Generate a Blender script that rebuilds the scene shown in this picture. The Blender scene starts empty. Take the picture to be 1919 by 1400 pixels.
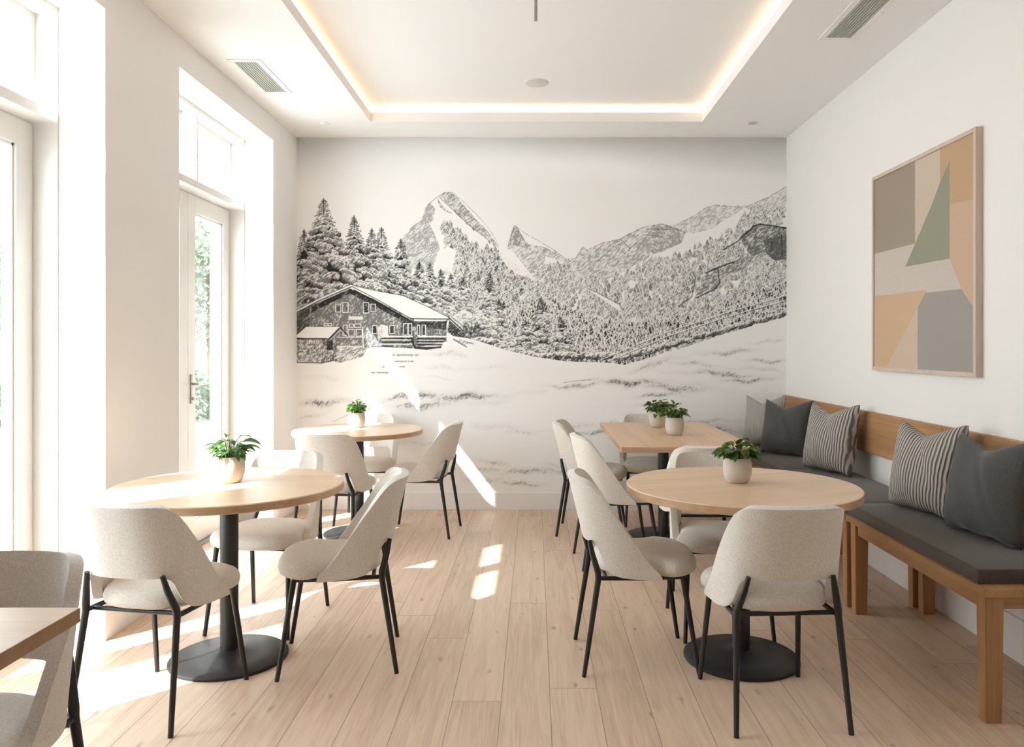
import bpy, bmesh, math, random
import numpy as np
from mathutils import Vector, Matrix

# ------------------------------------------------------------------ camera, sky, sun, exposure
scene = bpy.context.scene
COL = scene.collection
cam_d = bpy.data.cameras.new('camera')
cam = bpy.data.objects.new('camera', cam_d)
COL.objects.link(cam)
cam.location = (0, 0, 1.38)
cam.rotation_euler = (math.pi/2, 0, 0)
cam_d.sensor_width = 36.0
cam_d.sensor_fit = 'HORIZONTAL'
cam_d.lens = 1450.0/1919.0*36.0
cam_d.shift_x = -42.5/1919.0
cam_d.shift_y = -52.0/1919.0
cam_d.clip_start = 0.05
scene.camera = cam

world = bpy.data.worlds.new('sky')
scene.world = world
world.use_nodes = True
wn, wl = world.node_tree.nodes, world.node_tree.links
wn.clear()
w_out = wn.new('ShaderNodeOutputWorld')
w_bg = wn.new('ShaderNodeBackground')
w_tc = wn.new('ShaderNodeTexCoord')
w_sep = wn.new('ShaderNodeSeparateXYZ')
w_ramp = wn.new('ShaderNodeValToRGB')
w_ramp.color_ramp.elements[0].position = 0.0
w_ramp.color_ramp.elements[0].color = (0.99, 0.99, .985, 1)
w_ramp.color_ramp.elements[1].position = 0.9
w_ramp.color_ramp.elements[1].color = (0.76, 0.87, 1.0, 1)
wl.new(w_tc.outputs['Generated'], w_sep.inputs[0])
wl.new(w_sep.outputs['Z'], w_ramp.inputs[0])
wl.new(w_ramp.outputs[0], w_bg.inputs['Color'])
w_bg.inputs['Strength'].default_value = 3.9
wl.new(w_bg.outputs[0], w_out.inputs['Surface'])

sun_d = bpy.data.lights.new('sun', 'SUN')
sun_d.energy = 6.5
sun_d.angle = math.radians(0.6)
sun_d.color = (1.0, 0.98, .955)
sun = bpy.data.objects.new('sun', sun_d)
COL.objects.link(sun)
sun.rotation_euler = Vector((1.0, 1.0, -1.31)).to_track_quat('-Z', 'Y').to_euler()
sun.location = (-8, -8, 10)

vs = scene.view_settings
vs.view_transform = 'Standard'
vs.look = 'None'
vs.exposure = 1.26
vs.gamma = 1.0
vs.use_curve_mapping = False
scene.cycles.max_bounces = 12
scene.cycles.diffuse_bounces = 8
scene.cycles.transparent_max_bounces = 16
scene.cycles.sample_clamp_indirect = 8.0
scene.cycles.caustics_reflective = False
scene.cycles.caustics_refractive = False

RND = random.Random(5)

# ------------------------------------------------------------------ object helpers
def obj(name, bm, mat, parent=None, smooth=False, mats=None, label=None):
    me = bpy.data.meshes.new(name)
    bmesh.ops.recalc_face_normals(bm, faces=bm.faces)
    bm.to_mesh(me)
    bm.free()
    for m in (mats or [mat]):
        me.materials.append(m)
    if smooth:
        me.polygons.foreach_set('use_smooth', [True]*len(me.polygons))
    o = bpy.data.objects.new(name, me)
    COL.objects.link(o)
    if parent is not None:
        o.parent = parent
    if label:
        o['label'] = label
    return o

def thing(name, label, cat, loc=(0, 0, 0), rotz=0.0, group=None):
    o = bpy.data.objects.new(name, None)
    o.empty_display_size = .1
    COL.objects.link(o)
    o.location = loc
    o.rotation_euler = (0, 0, rotz)
    o['label'] = label
    o['category'] = cat
    if group:
        o['group'] = group
    return o

def tag(o, label, cat, group=None):
    o['label'] = label
    o['category'] = cat
    if group:
        o['group'] = group
    return o

def struct(o, label=None):
    o['kind'] = 'structure'
    if label:
        o['label'] = label
    return o

def shade_by_angle(o, ang=35):
    me = o.data
    me.polygons.foreach_set('use_smooth', [True]*len(me.polygons))
    bm = bmesh.new()
    bm.from_mesh(me)
    for e in bm.edges:
        if len(e.link_faces) == 2 and e.calc_face_angle(0) > math.radians(ang):
            e.smooth = False
    bm.to_mesh(me)
    bm.free()
    return o

def box(bm, x0, x1, y0, y1, z0, z1, bev=0.0):
    r = bmesh.ops.create_cube(bm, size=1.0)
    vsx = r['verts']
    for v in vsx:
        v.co = Vector(((x0+x1)/2+v.co.x*(x1-x0), (y0+y1)/2+v.co.y*(y1-y0), (z0+z1)/2+v.co.z*(z1-z0)))
    if bev > 0:
        es = list({e for v in vsx for e in v.link_edges})
        bmesh.ops.bevel(bm, geom=es, offset=bev, segments=2, affect='EDGES', profile=.6)
    return bm

def boxes(lst, bev=0.0):
    bm = bmesh.new()
    for b in lst:
        box(bm, *b, bev=bev)
    return bm

def tube(bm, pts, rads, seg=14, caps=True):
    pts = [Vector(p) for p in pts]
    rings = []
    n = len(pts)
    up = None
    for i, p in enumerate(pts):
        d = (pts[min(i+1, n-1)]-pts[max(i-1, 0)]).normalized()
        if up is None:
            up = Vector((1, 0, 0)) if abs(d.x) < .8 else Vector((0, 1, 0))
        a = d.cross(up).normalized()
        b = d.cross(a).normalized()
        up = a.cross(d)
        rings.append([bm.verts.new(p+(a*math.cos(2*math.pi*k/seg)+b*math.sin(2*math.pi*k/seg))*rads[i]) for k in range(seg)])
    for r0, r1 in zip(rings[:-1], rings[1:]):
        for k in range(seg):
            bm.faces.new((r0[k], r0[(k+1) % seg], r1[(k+1) % seg], r1[k]))
    if caps:
        bm.faces.new(rings[0])
        bm.faces.new(rings[-1])
    return bm

def lathe(bm, prof, seg=64, cx=0, cy=0, close_top=True, close_bot=True):
    rings = []
    for r, z in prof:
        rings.append([bm.verts.new((cx+r*math.cos(2*math.pi*k/seg), cy+r*math.sin(2*math.pi*k/seg), z)) for k in range(seg)])
    for r0, r1 in zip(rings[:-1], rings[1:]):
        for k in range(seg):
            bm.faces.new((r0[k], r0[(k+1) % seg], r1[(k+1) % seg], r1[k]))
    if close_bot:
        bm.faces.new(rings[0])
    if close_top:
        bm.faces.new(rings[-1])
    return bm

def copy_tree(o, parent=None):
    c = o.copy()
    COL.objects.link(c)
    if parent is not None:
        c.parent = parent
    for ch in list(o.children):
        copy_tree(ch, c)
    return c

# ------------------------------------------------------------------ materials
def new_mat(name):
    m = bpy.data.materials.new(name)
    m.use_nodes = True
    nt = m.node_tree
    return m, nt, nt.nodes, nt.links, nt.nodes['Principled BSDF']

def plain(name, col, rough=.6, metal=0.0, spec=.5, bump=0.0, bscale=200.0, var=0.0):
    m, nt, n, l, p = new_mat(name)
    p.inputs['Base Color'].default_value = (*col, 1)
    p.inputs['Roughness'].default_value = rough
    p.inputs['Metallic'].default_value = metal
    p.inputs['Specular IOR Level'].default_value = spec
    if bump or var:
        tc = n.new('ShaderNodeTexCoord')
        nz = n.new('ShaderNodeTexNoise')
        nz.inputs['Scale'].default_value = bscale
        nz.inputs['Detail'].default_value = 3
        l.new(tc.outputs['Object'], nz.inputs['Vector'])
        if bump:
            b = n.new('ShaderNodeBump')
            b.inputs['Strength'].default_value = bump
            b.inputs['Distance'].default_value = .002
            l.new(nz.outputs['Fac'], b.inputs['Height'])
            l.new(b.outputs[0], p.inputs['Normal'])
        if var:
            mx = n.new('ShaderNodeMix')
            mx.data_type = 'RGBA'
            mx.inputs['A'].default_value = (*[c*(1-var) for c in col], 1)
            mx.inputs['B'].default_value = (*[min(1, c*(1+var)) for c in col], 1)
            l.new(nz.outputs['Fac'], mx.inputs['Factor'])
            l.new(mx.outputs['Result'], p.inputs['Base Color'])
    return m

def wood(name, c0, c1, grain='x', scale=1.0, rough=.45, board=0.0, bvar=.12):
    """oak: fine stretched grain, broader figure, optional glued boards of width `board`"""
    m, nt, n, l, p = new_mat(name)
    tc = n.new('ShaderNodeTexCoord')
    mp = n.new('ShaderNodeMapping')
    s = {'x': (1.2, 22, 22), 'y': (22, 1.2, 22), 'z': (22, 22, 1.2)}[grain]
    mp.inputs['Scale'].default_value = tuple(v*scale for v in s)
    l.new(tc.outputs['Object'], mp.inputs['Vector'])
    n1 = n.new('ShaderNodeTexNoise')
    n1.inputs['Scale'].default_value = 1.0
    n1.inputs['Detail'].default_value = 8
    n1.inputs['Roughness'].default_value = .65
    n1.inputs['Distortion'].default_value = .6
    l.new(mp.outputs[0], n1.inputs['Vector'])
    mp2 = n.new('ShaderNodeMapping')
    s2 = {'x': (2.5, 160, 160), 'y': (160, 2.5, 160), 'z': (160, 160, 2.5)}[grain]
    mp2.inputs['Scale'].default_value = s2
    l.new(tc.outputs['Object'], mp2.inputs['Vector'])
    n2 = n.new('ShaderNodeTexNoise')
    n2.inputs['Scale'].default_value = 1.0
    n2.inputs['Detail'].default_value = 3
    l.new(mp2.outputs[0], n2.inputs['Vector'])
    mth = n.new('ShaderNodeMath')
    mth.operation = 'MULTIPLY_ADD'
    mth.inputs[1].default_value = .35
    l.new(n2.outputs['Fac'], mth.inputs[0])
    m2 = n.new('ShaderNodeMath')
    m2.operation = 'MULTIPLY'
    m2.inputs[1].default_value = .75
    l.new(n1.outputs['Fac'], m2.inputs[0])
    l.new(m2.outputs[0], mth.inputs[2])
    fac = mth.outputs[0]
    if board:
        sp = n.new('ShaderNodeSeparateXYZ')
        l.new(tc.outputs['Object'], sp.inputs[0])
        dv = n.new('ShaderNodeMath')
        dv.operation = 'DIVIDE'
        dv.inputs[1].default_value = board
        l.new(sp.outputs['Y' if grain == 'x' else 'X'], dv.inputs[0])
        fl = n.new('ShaderNodeMath')
        fl.operation = 'FLOOR'
        l.new(dv.outputs[0], fl.inputs[0])
        wn_ = n.new('ShaderNodeTexWhiteNoise')
        wn_.noise_dimensions = '1D'
        l.new(fl.outputs[0], wn_.inputs['W'])
        ma = n.new('ShaderNodeMath')
        ma.operation = 'MULTIPLY_ADD'
        ma.inputs[1].default_value = bvar*2
        l.new(wn_.outputs['Value'], ma.inputs[0])
        sb = n.new('ShaderNodeMath')
        sb.operation = 'SUBTRACT'
        sb.inputs[1].default_value = bvar
        l.new(fac, sb.inputs[0])
        l.new(sb.outputs[0], ma.inputs[2])
        fac = ma.outputs[0]
    r = n.new('ShaderNodeValToRGB')
    r.color_ramp.elements[0].position = .28
    r.color_ramp.elements[0].color = (*c0, 1)
    r.color_ramp.elements[1].position = .72
    r.color_ramp.elements[1].color = (*c1, 1)
    l.new(fac, r.inputs[0])
    l.new(r.outputs[0], p.inputs['Base Color'])
    p.inputs['Roughness'].default_value = rough
    b = n.new('ShaderNodeBump')
    b.inputs['Strength'].default_value = .12
    b.inputs['Distance'].default_value = .001
    l.new(n2.outputs['Fac'], b.inputs['Height'])
    l.new(b.outputs[0], p.inputs['Normal'])
    return m

def fabric(name, c0, c1, scale=420.0, bump=.5, rough=.95, sheen=.25):
    m, nt, n, l, p = new_mat(name)
    tc = n.new('ShaderNodeTexCoord')
    v = n.new('ShaderNodeTexVoronoi')
    v.inputs['Scale'].default_value = scale
    l.new(tc.outputs['Object'], v.inputs['Vector'])
    nz = n.new('ShaderNodeTexNoise')
    nz.inputs['Scale'].default_value = scale*.55
    nz.inputs['Detail'].default_value = 4
    nz.inputs['Roughness'].default_value = .7
    l.new(tc.outputs['Object'], nz.inputs['Vector'])
    mx = n.new('ShaderNodeMix')
    mx.data_type = 'RGBA'
    mx.inputs['A'].default_value = (*c0, 1)
    mx.inputs['B'].default_value = (*c1, 1)
    r = n.new('ShaderNodeMapRange')
    r.inputs['From Min'].default_value = .3
    r.inputs['From Max'].default_value = .7
    l.new(nz.outputs['Fac'], r.inputs['Value'])
    l.new(r.outputs[0], mx.inputs['Factor'])
    l.new(mx.outputs['Result'], p.inputs['Base Color'])
    p.inputs['Roughness'].default_value = rough
    p.inputs['Specular IOR Level'].default_value = .15
    p.inputs['Sheen Weight'].default_value = sheen
    b = n.new('ShaderNodeBump')
    b.inputs['Strength'].default_value = bump
    b.inputs['Distance'].default_value = .0015
    l.new(v.outputs['Distance'], b.inputs['Height'])
    l.new(b.outputs[0], p.inputs['Normal'])
    return m

def ribbed(name, c0, c1, freq=190.0):
    """knitted pillow cover: pleats running up the cover (object z), ridges and grooves of two yarn tones"""
    m, nt, n, l, p = new_mat(name)
    tc = n.new('ShaderNodeTexCoord')
    nz = n.new('ShaderNodeTexNoise')
    nz.inputs['Scale'].default_value = 9
    l.new(tc.outputs['Object'], nz.inputs['Vector'])
    sp = n.new('ShaderNodeSeparateXYZ')
    l.new(tc.outputs['Object'], sp.inputs[0])
    a = n.new('ShaderNodeMath')
    a.operation = 'MULTIPLY_ADD'
    a.inputs[1].default_value = .022
    l.new(nz.outputs['Fac'], a.inputs[0])
    l.new(sp.outputs['X'], a.inputs[2])
    k = n.new('ShaderNodeMath')
    k.operation = 'MULTIPLY'
    k.inputs[1].default_value = freq*2
    l.new(a.outputs[0], k.inputs[0])
    sn = n.new('ShaderNodeMath')
    sn.operation = 'SINE'
    l.new(k.outputs[0], sn.inputs[0])
    r = n.new('ShaderNodeMapRange')
    r.inputs['From Min'].default_value = -.9
    r.inputs['From Max'].default_value = .5
    l.new(sn.outputs[0], r.inputs['Value'])
    mx = n.new('ShaderNodeMix')
    mx.data_type = 'RGBA'
    mx.inputs['A'].default_value = (*c0, 1)
    mx.inputs['B'].default_value = (*c1, 1)
    l.new(r.outputs[0], mx.inputs['Factor'])
    l.new(mx.outputs['Result'], p.inputs['Base Color'])
    p.inputs['Roughness'].default_value = .95
    p.inputs['Specular IOR Level'].default_value = .1
    b = n.new('ShaderNodeBump')
    b.inputs['Strength'].default_value = .9
    b.inputs['Distance'].default_value = .006
    l.new(r.outputs[0], b.inputs['Height'])
    l.new(b.outputs[0], p.inputs['Normal'])
    return m

def glass_mat(name, tint=(.96, .985, .98)):
    m = bpy.data.materials.new(name)
    m.use_nodes = True
    n, l = m.node_tree.nodes, m.node_tree.links
    n.clear()
    o = n.new('ShaderNodeOutputMaterial')
    t = n.new('ShaderNodeBsdfTransparent')
    t.inputs[0].default_value = (*tint, 1)
    g = n.new('ShaderNodeBsdfGlossy')
    g.inputs['Roughness'].default_value = .02
    f = n.new('ShaderNodeFresnel')
    f.inputs['IOR'].default_value = 1.3
    mx = n.new('ShaderNodeMixShader')
    ge = n.new('ShaderNodeNewGeometry')
    sb_ = n.new('ShaderNodeMath'); sb_.operation = 'SUBTRACT'; sb_.inputs[0].default_value = 1.0
    l.new(ge.outputs['Backfacing'], sb_.inputs[1])
    ml = n.new('ShaderNodeMath'); ml.operation = 'MULTIPLY'
    l.new(f.outputs[0], ml.inputs[0]); l.new(sb_.outputs[0], ml.inputs[1])
    l.new(ml.outputs[0], mx.inputs[0])
    l.new(t.outputs[0], mx.inputs[1])
    l.new(g.outputs[0], mx.inputs[2])
    l.new(mx.outputs[0], o.inputs['Surface'])
    return m

def floor_mat():
    m, nt, n, l, p = new_mat('oak_floor')
    tc = n.new('ShaderNodeTexCoord')
    sp = n.new('ShaderNodeSeparateXYZ')
    l.new(tc.outputs['Object'], sp.inputs[0])
    def math_(op, a, b=None, c=None):
        q = n.new('ShaderNodeMath')
        q.operation = op
        for i, v in enumerate((a, b, c)):
            if v is None:
                continue
            if isinstance(v, (int, float)):
                q.inputs[i].default_value = v
            else:
                l.new(v, q.inputs[i])
        return q.outputs[0]
    PW, PL = .19, 2.1
    u = math_('DIVIDE', math_('ADD', sp.outputs['X'], .13), PW)
    row = math_('FLOOR', u)
    fu = math_('FRACT', u)
    w1 = n.new('ShaderNodeTexWhiteNoise'); w1.noise_dimensions = '1D'
    l.new(row, w1.inputs['W'])
    v = math_('DIVIDE', math_('MULTIPLY_ADD', w1.outputs['Value'], 7.3, sp.outputs['Y']), PL)
    pl = math_('FLOOR', v)
    fv = math_('FRACT', v)
    cb = n.new('ShaderNodeCombineXYZ')
    l.new(row, cb.inputs[0]); l.new(pl, cb.inputs[1])
    w2 = n.new('ShaderNodeTexWhiteNoise'); w2.noise_dimensions = '2D'
    l.new(cb.outputs[0], w2.inputs['Vector'])
    # grain, offset per plank
    off = n.new('ShaderNodeVectorMath'); off.operation = 'SCALE'
    off.inputs['Scale'].default_value = 13.0
    l.new(w2.outputs['Color'], off.inputs[0])
    add = n.new('ShaderNodeVectorMath'); add.operation = 'ADD'
    l.new(tc.outputs['Object'], add.inputs[0]); l.new(off.outputs[0], add.inputs[1])
    mp = n.new('ShaderNodeMapping'); mp.inputs['Scale'].default_value = (26, 1.6, 1)
    l.new(add.outputs[0], mp.inputs['Vector'])
    g1 = n.new('ShaderNodeTexNoise'); g1.inputs['Scale'].default_value = 1; g1.inputs['Detail'].default_value = 8
    g1.inputs['Roughness'].default_value = .62; g1.inputs['Distortion'].default_value = .9
    l.new(mp.outputs[0], g1.inputs['Vector'])
    mp2 = n.new('ShaderNodeMapping'); mp2.inputs['Scale'].default_value = (170, 5, 1)
    l.new(add.outputs[0], mp2.inputs['Vector'])
    g2 = n.new('ShaderNodeTexNoise'); g2.inputs['Scale'].default_value = 1; g2.inputs['Detail'].default_value = 3
    l.new(mp2.outputs[0], g2.inputs['Vector'])
    f = math_('MULTIPLY_ADD', g2.outputs['Fac'], .28, math_('MULTIPLY_ADD', w2.outputs['Value'], .15, math_('MULTIPLY', g1.outputs['Fac'], .62)))
    r = n.new('ShaderNodeValToRGB')
    e = r.color_ramp.elements
    e[0].position = .30; e[0].color = (.50, .35, .245, 1)
    e[1].position = .82; e[1].color = (.82, .64, .495, 1)
    x = e.new(.56); x.color = (.71, .535, .40, 1)
    l.new(f, r.inputs[0])
    # knots
    mp3 = n.new('ShaderNodeMapping'); mp3.inputs['Scale'].default_value = (8.0, 3.0, 1)
    l.new(add.outputs[0], mp3.inputs['Vector'])
    vo = n.new('ShaderNodeTexVoronoi'); vo.inputs['Scale'].default_value = 1.0
    vo.voronoi_dimensions = '2D'
    l.new(mp3.outputs[0], vo.inputs['Vector'])
    kn = n.new('ShaderNodeTexNoise'); kn.inputs['Scale'].default_value = 24; kn.inputs['Detail'].default_value = 3
    l.new(tc.outputs['Object'], kn.inputs['Vector'])
    kd = math_('MULTIPLY_ADD', math_('SUBTRACT', kn.outputs['Fac'], .35), .30, vo.outputs['Distance'])
    ksp = n.new('ShaderNodeSeparateColor'); l.new(vo.outputs['Color'], ksp.inputs[0])
    kd = math_('ADD', kd, math_('MULTIPLY', math_('LESS_THAN', ksp.outputs[0], .55), .3))
    kd = math_('ADD', kd, math_('MULTIPLY', ksp.outputs[1], .07))
    kr = n.new('ShaderNodeMapRange')
    kr.inputs['From Min'].default_value = .05; kr.inputs['From Max'].default_value = .16
    kr.inputs['To Min'].default_value = .55; kr.inputs['To Max'].default_value = 0
    l.new(kd, kr.inputs['Value'])
    kx = n.new('ShaderNodeMix'); kx.data_type = 'RGBA'
    kx.inputs['B'].default_value = (.11, .085, .07, 1)
    l.new(kr.outputs[0], kx.inputs['Factor']); l.new(r.outputs[0], kx.inputs['A'])
    # seams
    sx = math_('LESS_THAN', math_('MINIMUM', fu, math_('SUBTRACT', 1, fu)), .009)
    sy = math_('LESS_THAN', math_('MINIMUM', fv, math_('SUBTRACT', 1, fv)), .0008)
    seam = math_('MAXIMUM', sx, sy)
    sxm = n.new('ShaderNodeMix'); sxm.data_type = 'RGBA'
    sxm.inputs['B'].default_value = (.26, .17, .11, 1)
    l.new(math_('MULTIPLY', seam, .75), sxm.inputs['Factor']); l.new(kx.outputs['Result'], sxm.inputs['A'])
    l.new(sxm.outputs['Result'], p.inputs['Base Color'])
    p.inputs['Roughness'].default_value = .42
    p.inputs['Specular IOR Level'].default_value = .45
    b = n.new('ShaderNodeBump'); b.inputs['Strength'].default_value = .15; b.inputs['Distance'].default_value = .001
    l.new(math_('SUBTRACT', g2.outputs['Fac'], seam), b.inputs['Height'])
    l.new(b.outputs[0], p.inputs['Normal'])
    return m

M_WALL = plain('wall_paint', (.89, .883, .878), .85, spec=.2, bump=.05, bscale=160)
M_CEIL = plain('ceiling_paint', (.87, .862, .855), .9, spec=.15)
M_TRIM = plain('white_gloss_paint', (.85, .84, .825), .35)
M_FRAME = plain('frame_paint', (.78, .765, .735), .4)
M_GLASS = glass_mat('window_glass')
M_FLOOR = floor_mat()
M_TABLE = wood('oak_tabletop', (.60, .41, .26), (.78, .58, .40), 'x', .55, .38, board=.115, bvar=.07)
M_EDGE_SHADED = wood('oak_table_edge_shaded', (.40, .24, .135), (.55, .37, .23), 'x', .8, .45)  # end grain, darkened further: the edge's weaker light is put into the colour
M_BENCH_Y = wood('oak_bench_rail', (.27, .135, .055), (.46, .255, .115), 'y', .8, .5)
M_BENCH_Z = wood('oak_bench_leg', (.27, .135, .055), (.46, .255, .115), 'z', .8, .5)
M_BENCH_X = wood('oak_bench_end', (.27, .135, .055), (.46, .255, .115), 'x', .8, .5)
M_CHAIR = fabric('beige_boucle', (.60, .56, .515), (.80, .765, .715), 300, .55)
M_LEG = plain('black_powder_coat', (.014, .014, .015), .42, spec=.5)
M_BASE = plain('black_metal', (.018, .019, .021), .45, spec=.5, bump=.05, bscale=400)
M_CUSH = fabric('charcoal_weave', (.060, .053, .048), (.105, .094, .084), 520, .35)
M_PILD = fabric('dark_grey_weave', (.052, .051, .050), (.095, .093, .090), 420, .4)
M_RIB = ribbed('ribbed_knit', (.15, .135, .125), (.52, .485, .455), 185)
M_RIBF = ribbed('fine_ribbed_knit', (.33, .305, .29), (.54, .505, .48), 300)
M_POT = plain('matt_stoneware', (.60, .54, .48), .75, spec=.3, bump=.15, bscale=120, var=.06)
M_SOIL = plain('potting_soil', (.05, .035, .025), .95, bump=.8, bscale=90)
M_STEEL = plain('brushed_steel', (.36, .34, .33), .35, metal=.9)
M_GRILLE = plain('grille_grey', (.42, .42, .38), .5)
M_VENT = plain('vent_white', (.82, .81, .78), .5)
M_DARK = plain('grille_dark', (.15, .15, .14), .8)

def leaf_mat(name, c0, c1, c2):
    m, nt, n, l, p = new_mat(name)
    tc = n.new('ShaderNodeTexCoord')
    nz = n.new('ShaderNodeTexNoise'); nz.inputs['Scale'].default_value = 60; nz.inputs['Detail'].default_value = 3
    l.new(tc.outputs['Object'], nz.inputs['Vector'])
    r = n.new('ShaderNodeValToRGB')
    r.color_ramp.elements[0].position = .35; r.color_ramp.elements[0].color = (*c0, 1)
    r.color_ramp.elements[1].position = .72; r.color_ramp.elements[1].color = (*c2, 1)
    x = r.color_ramp.elements.new(.55); x.color = (*c1, 1)
    l.new(nz.outputs['Fac'], r.inputs[0])
    l.new(r.outputs[0], p.inputs['Base Color'])
    p.inputs['Roughness'].default_value = .4
    p.inputs['Subsurface Weight'].default_value = 0
    tr = n.new('ShaderNodeBsdfTranslucent')
    l.new(r.outputs[0], tr.inputs['Color'])
    mx = n.new('ShaderNodeMixShader'); mx.inputs[0].default_value = .3
    out = n['Material Output']
    l.new(p.outputs[0], mx.inputs[1]); l.new(tr.outputs[0], mx.inputs[2]); l.new(mx.outputs[0], out.inputs['Surface'])
    return m
M_LEAF = leaf_mat('pothos_leaf', (.05, .13, .03), (.085, .20, .045), (.22, .34, .12))
M_LEAFD = leaf_mat('dark_pothos_leaf', (.04, .09, .014), (.085, .165, .026), (.19, .28, .07))
M_LEAFB = leaf_mat('bright_small_leaf', (.06, .16, .03), (.13, .30, .05), (.30, .46, .14))

# ---- mural drawing: pencil strokes laid into a grey-value grid (rows top to bottom) ----
# drawing coordinates: 918 units wide (wall width), y measured down from the ceiling line, 697 units high
def draw_mural(np, S=1.4, X0=556.0, X1=1474.0, Y0=345.0, Y1=923.0):
    rs = np.random.RandomState(7)
    W = int((X1-X0)*S); Hh = int((Y1-Y0)*S)
    B = np.ones((Hh, W), np.float32)
    def hatch(dx, dy, L, soft=1):
        n = rs.rand(Hh+80, W+80).astype(np.float32)
        a = np.zeros_like(n)
        for k in range(-L, L+1):
            a += np.roll(np.roll(n, int(round(k*dy)), 0), int(round(k*dx)), 1)
        for _ in range(soft):
            a = (a*2+np.roll(a, 1, 1)+np.roll(a, -1, 1)+np.roll(a, 1, 0)*.5+np.roll(a, -1, 0)*.5)
        # second octave: patchiness
        p = rs.rand(Hh//7+14, W//7+14).astype(np.float32)
        p = np.kron(p, np.ones((7, 7), np.float32))[:a.shape[0], :a.shape[1]] if p.size else p
        p = np.pad(p, ((0, max(0, a.shape[0]-p.shape[0])), (0, max(0, a.shape[1]-p.shape[1]))), mode='edge')
        for _ in range(6):
            p = (p+np.roll(p, 2, 0)+np.roll(p, -2, 0)+np.roll(p, 2, 1)+np.roll(p, -2, 1))/5
        a = (a-a.mean())/a.std() + .3*(p-p.mean())/p.std()
        a = a[40:40+Hh, 40:40+W]
        r = np.empty(a.size, np.float32); r[np.argsort(a, axis=None)] = np.linspace(0, 1, a.size)
        return r.reshape(a.shape)
    HD = hatch(.8, -.6, 4)        # diagonal, rising to the right
    HS = hatch(.6, -.8, 2)        # short
    HB = hatch(.7, .5, 3)         # falling
    HH = hatch(1, -.12, 5)        # near horizontal
    def win(x0, y0, x1, y1):
        a = max(0, int((x0-X0)*S)); b = min(W, int((x1-X0)*S)+2)
        c = max(0, int((y0-Y0)*S)); d = min(Hh, int((y1-Y0)*S)+2)
        if b <= a or d <= c: return None
        xx = X0+(np.arange(a, b)+.5)/S; yy = Y0+(np.arange(c, d)+.5)/S
        return (slice(c, d), slice(a, b)), xx[None, :], yy[:, None]
    def pmask(P, xx, yy):
        m = np.zeros((yy.shape[0], xx.shape[1]), bool)
        n = len(P)
        for i in range(n):
            (xa, ya), (xb, yb) = P[i], P[(i+1) % n]
            if ya == yb: continue
            c = ((yy > ya) != (yy > yb)) & (xx < (xb-xa)*(yy-ya)/(yb-ya)+xa)
            m ^= c
        return m
    def ink(H, sl, cover, dark):
        return 1-dark*(.28*cover+(1-.28*cover)*np.clip((H[sl]-(1-cover))/.45+.5, 0, 1))
    def fill(P, cover=.5, dark=.6, H=None, over=True, base=1.0, keep=False, rough=0):
        if rough: P = jag(P, rough)
        H = HD if H is None else H
        xs = [p[0] for p in P]; ys = [p[1] for p in P]
        w = win(min(xs), min(ys), max(xs), max(ys))
        if w is None: return
        sl, xx, yy = w; m = pmask(P, xx, yy); v = ink(H, sl, cover, dark)*base
        B[sl] = np.where(m, np.minimum(B[sl], v) if keep else v, B[sl])
    def jag(P, a=2.2, step=6.0, seed=3):
        r = np.random.RandomState(seed); out = []
        for (xa, ya), (xb, yb) in zip(P, P[1:]+P[:1]):
            n = max(1, int(np.hypot(xb-xa, yb-ya)/step))
            for k in range(n):
                t = k/float(n); out.append((xa+(xb-xa)*t+(r.uniform(-a, a)*.5 if k else 0), ya+(yb-ya)*t+(r.uniform(-a, a) if k else 0)))
        return out
    def white(P, v=1.0):
        xs = [p[0] for p in P]; ys = [p[1] for p in P]
        w = win(min(xs), min(ys), max(xs), max(ys))
        if w is None: return
        sl, xx, yy = w; B[sl] = np.where(pmask(P, xx, yy), v, B[sl])
    def line(P, wd=1.0, dark=.8, jit=0.0, val=None):
        for (xa, ya), (xb, yb) in zip(P[:-1], P[1:]):
            w = win(min(xa, xb)-3, min(ya, yb)-3, max(xa, xb)+3, max(ya, yb)+3)
            if w is None: continue
            sl, xx, yy = w
            L2 = (xb-xa)**2+(yb-ya)**2+1e-6
            t = np.clip(((xx-xa)*(xb-xa)+(yy-ya)*(yb-ya))/L2, 0, 1)
            d = np.hypot(xx-xa-t*(xb-xa), yy-ya-t*(yb-ya))
            a = np.clip((wd/2+.45-d)/.9, 0, 1)
            if jit: a = a*(HS[sl] > jit)
            if val is None: B[sl] = B[sl]*(1-a*dark)
            else: B[sl] = B[sl]*(1-a)+val*a
    def blob(cx, cy, rx, ry, dark=.8, cover=.7, rim=1.3, tilt=0.0, H=None):
        H = HD if H is None else H
        w = win(cx-rx*1.4-2, cy-ry*1.4-2, cx+rx*1.4+2, cy+ry*1.4+2)
        if w is None: return
        sl, xx, yy = w
        u = (xx-cx)/rx; v = (yy-cy-tilt*(xx-cx))/ry
        v2 = v+.25*u*u
        r = np.sqrt(u*u+v2*v2)+.16*(HS[sl]-.5)
        inner = r < 1
        outer = (r < 1+rim*1.25/ry) & (v2 < .1)               # snow rim along the upper edge
        val = ink(H, sl, np.clip(cover*(.75+.35*v2)+.06, .1, 1), dark*(.82+.18*np.clip(v2, -1, 1)))
        B[sl] = np.where(inner, val, np.where(outer, .97, B[sl]))
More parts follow.
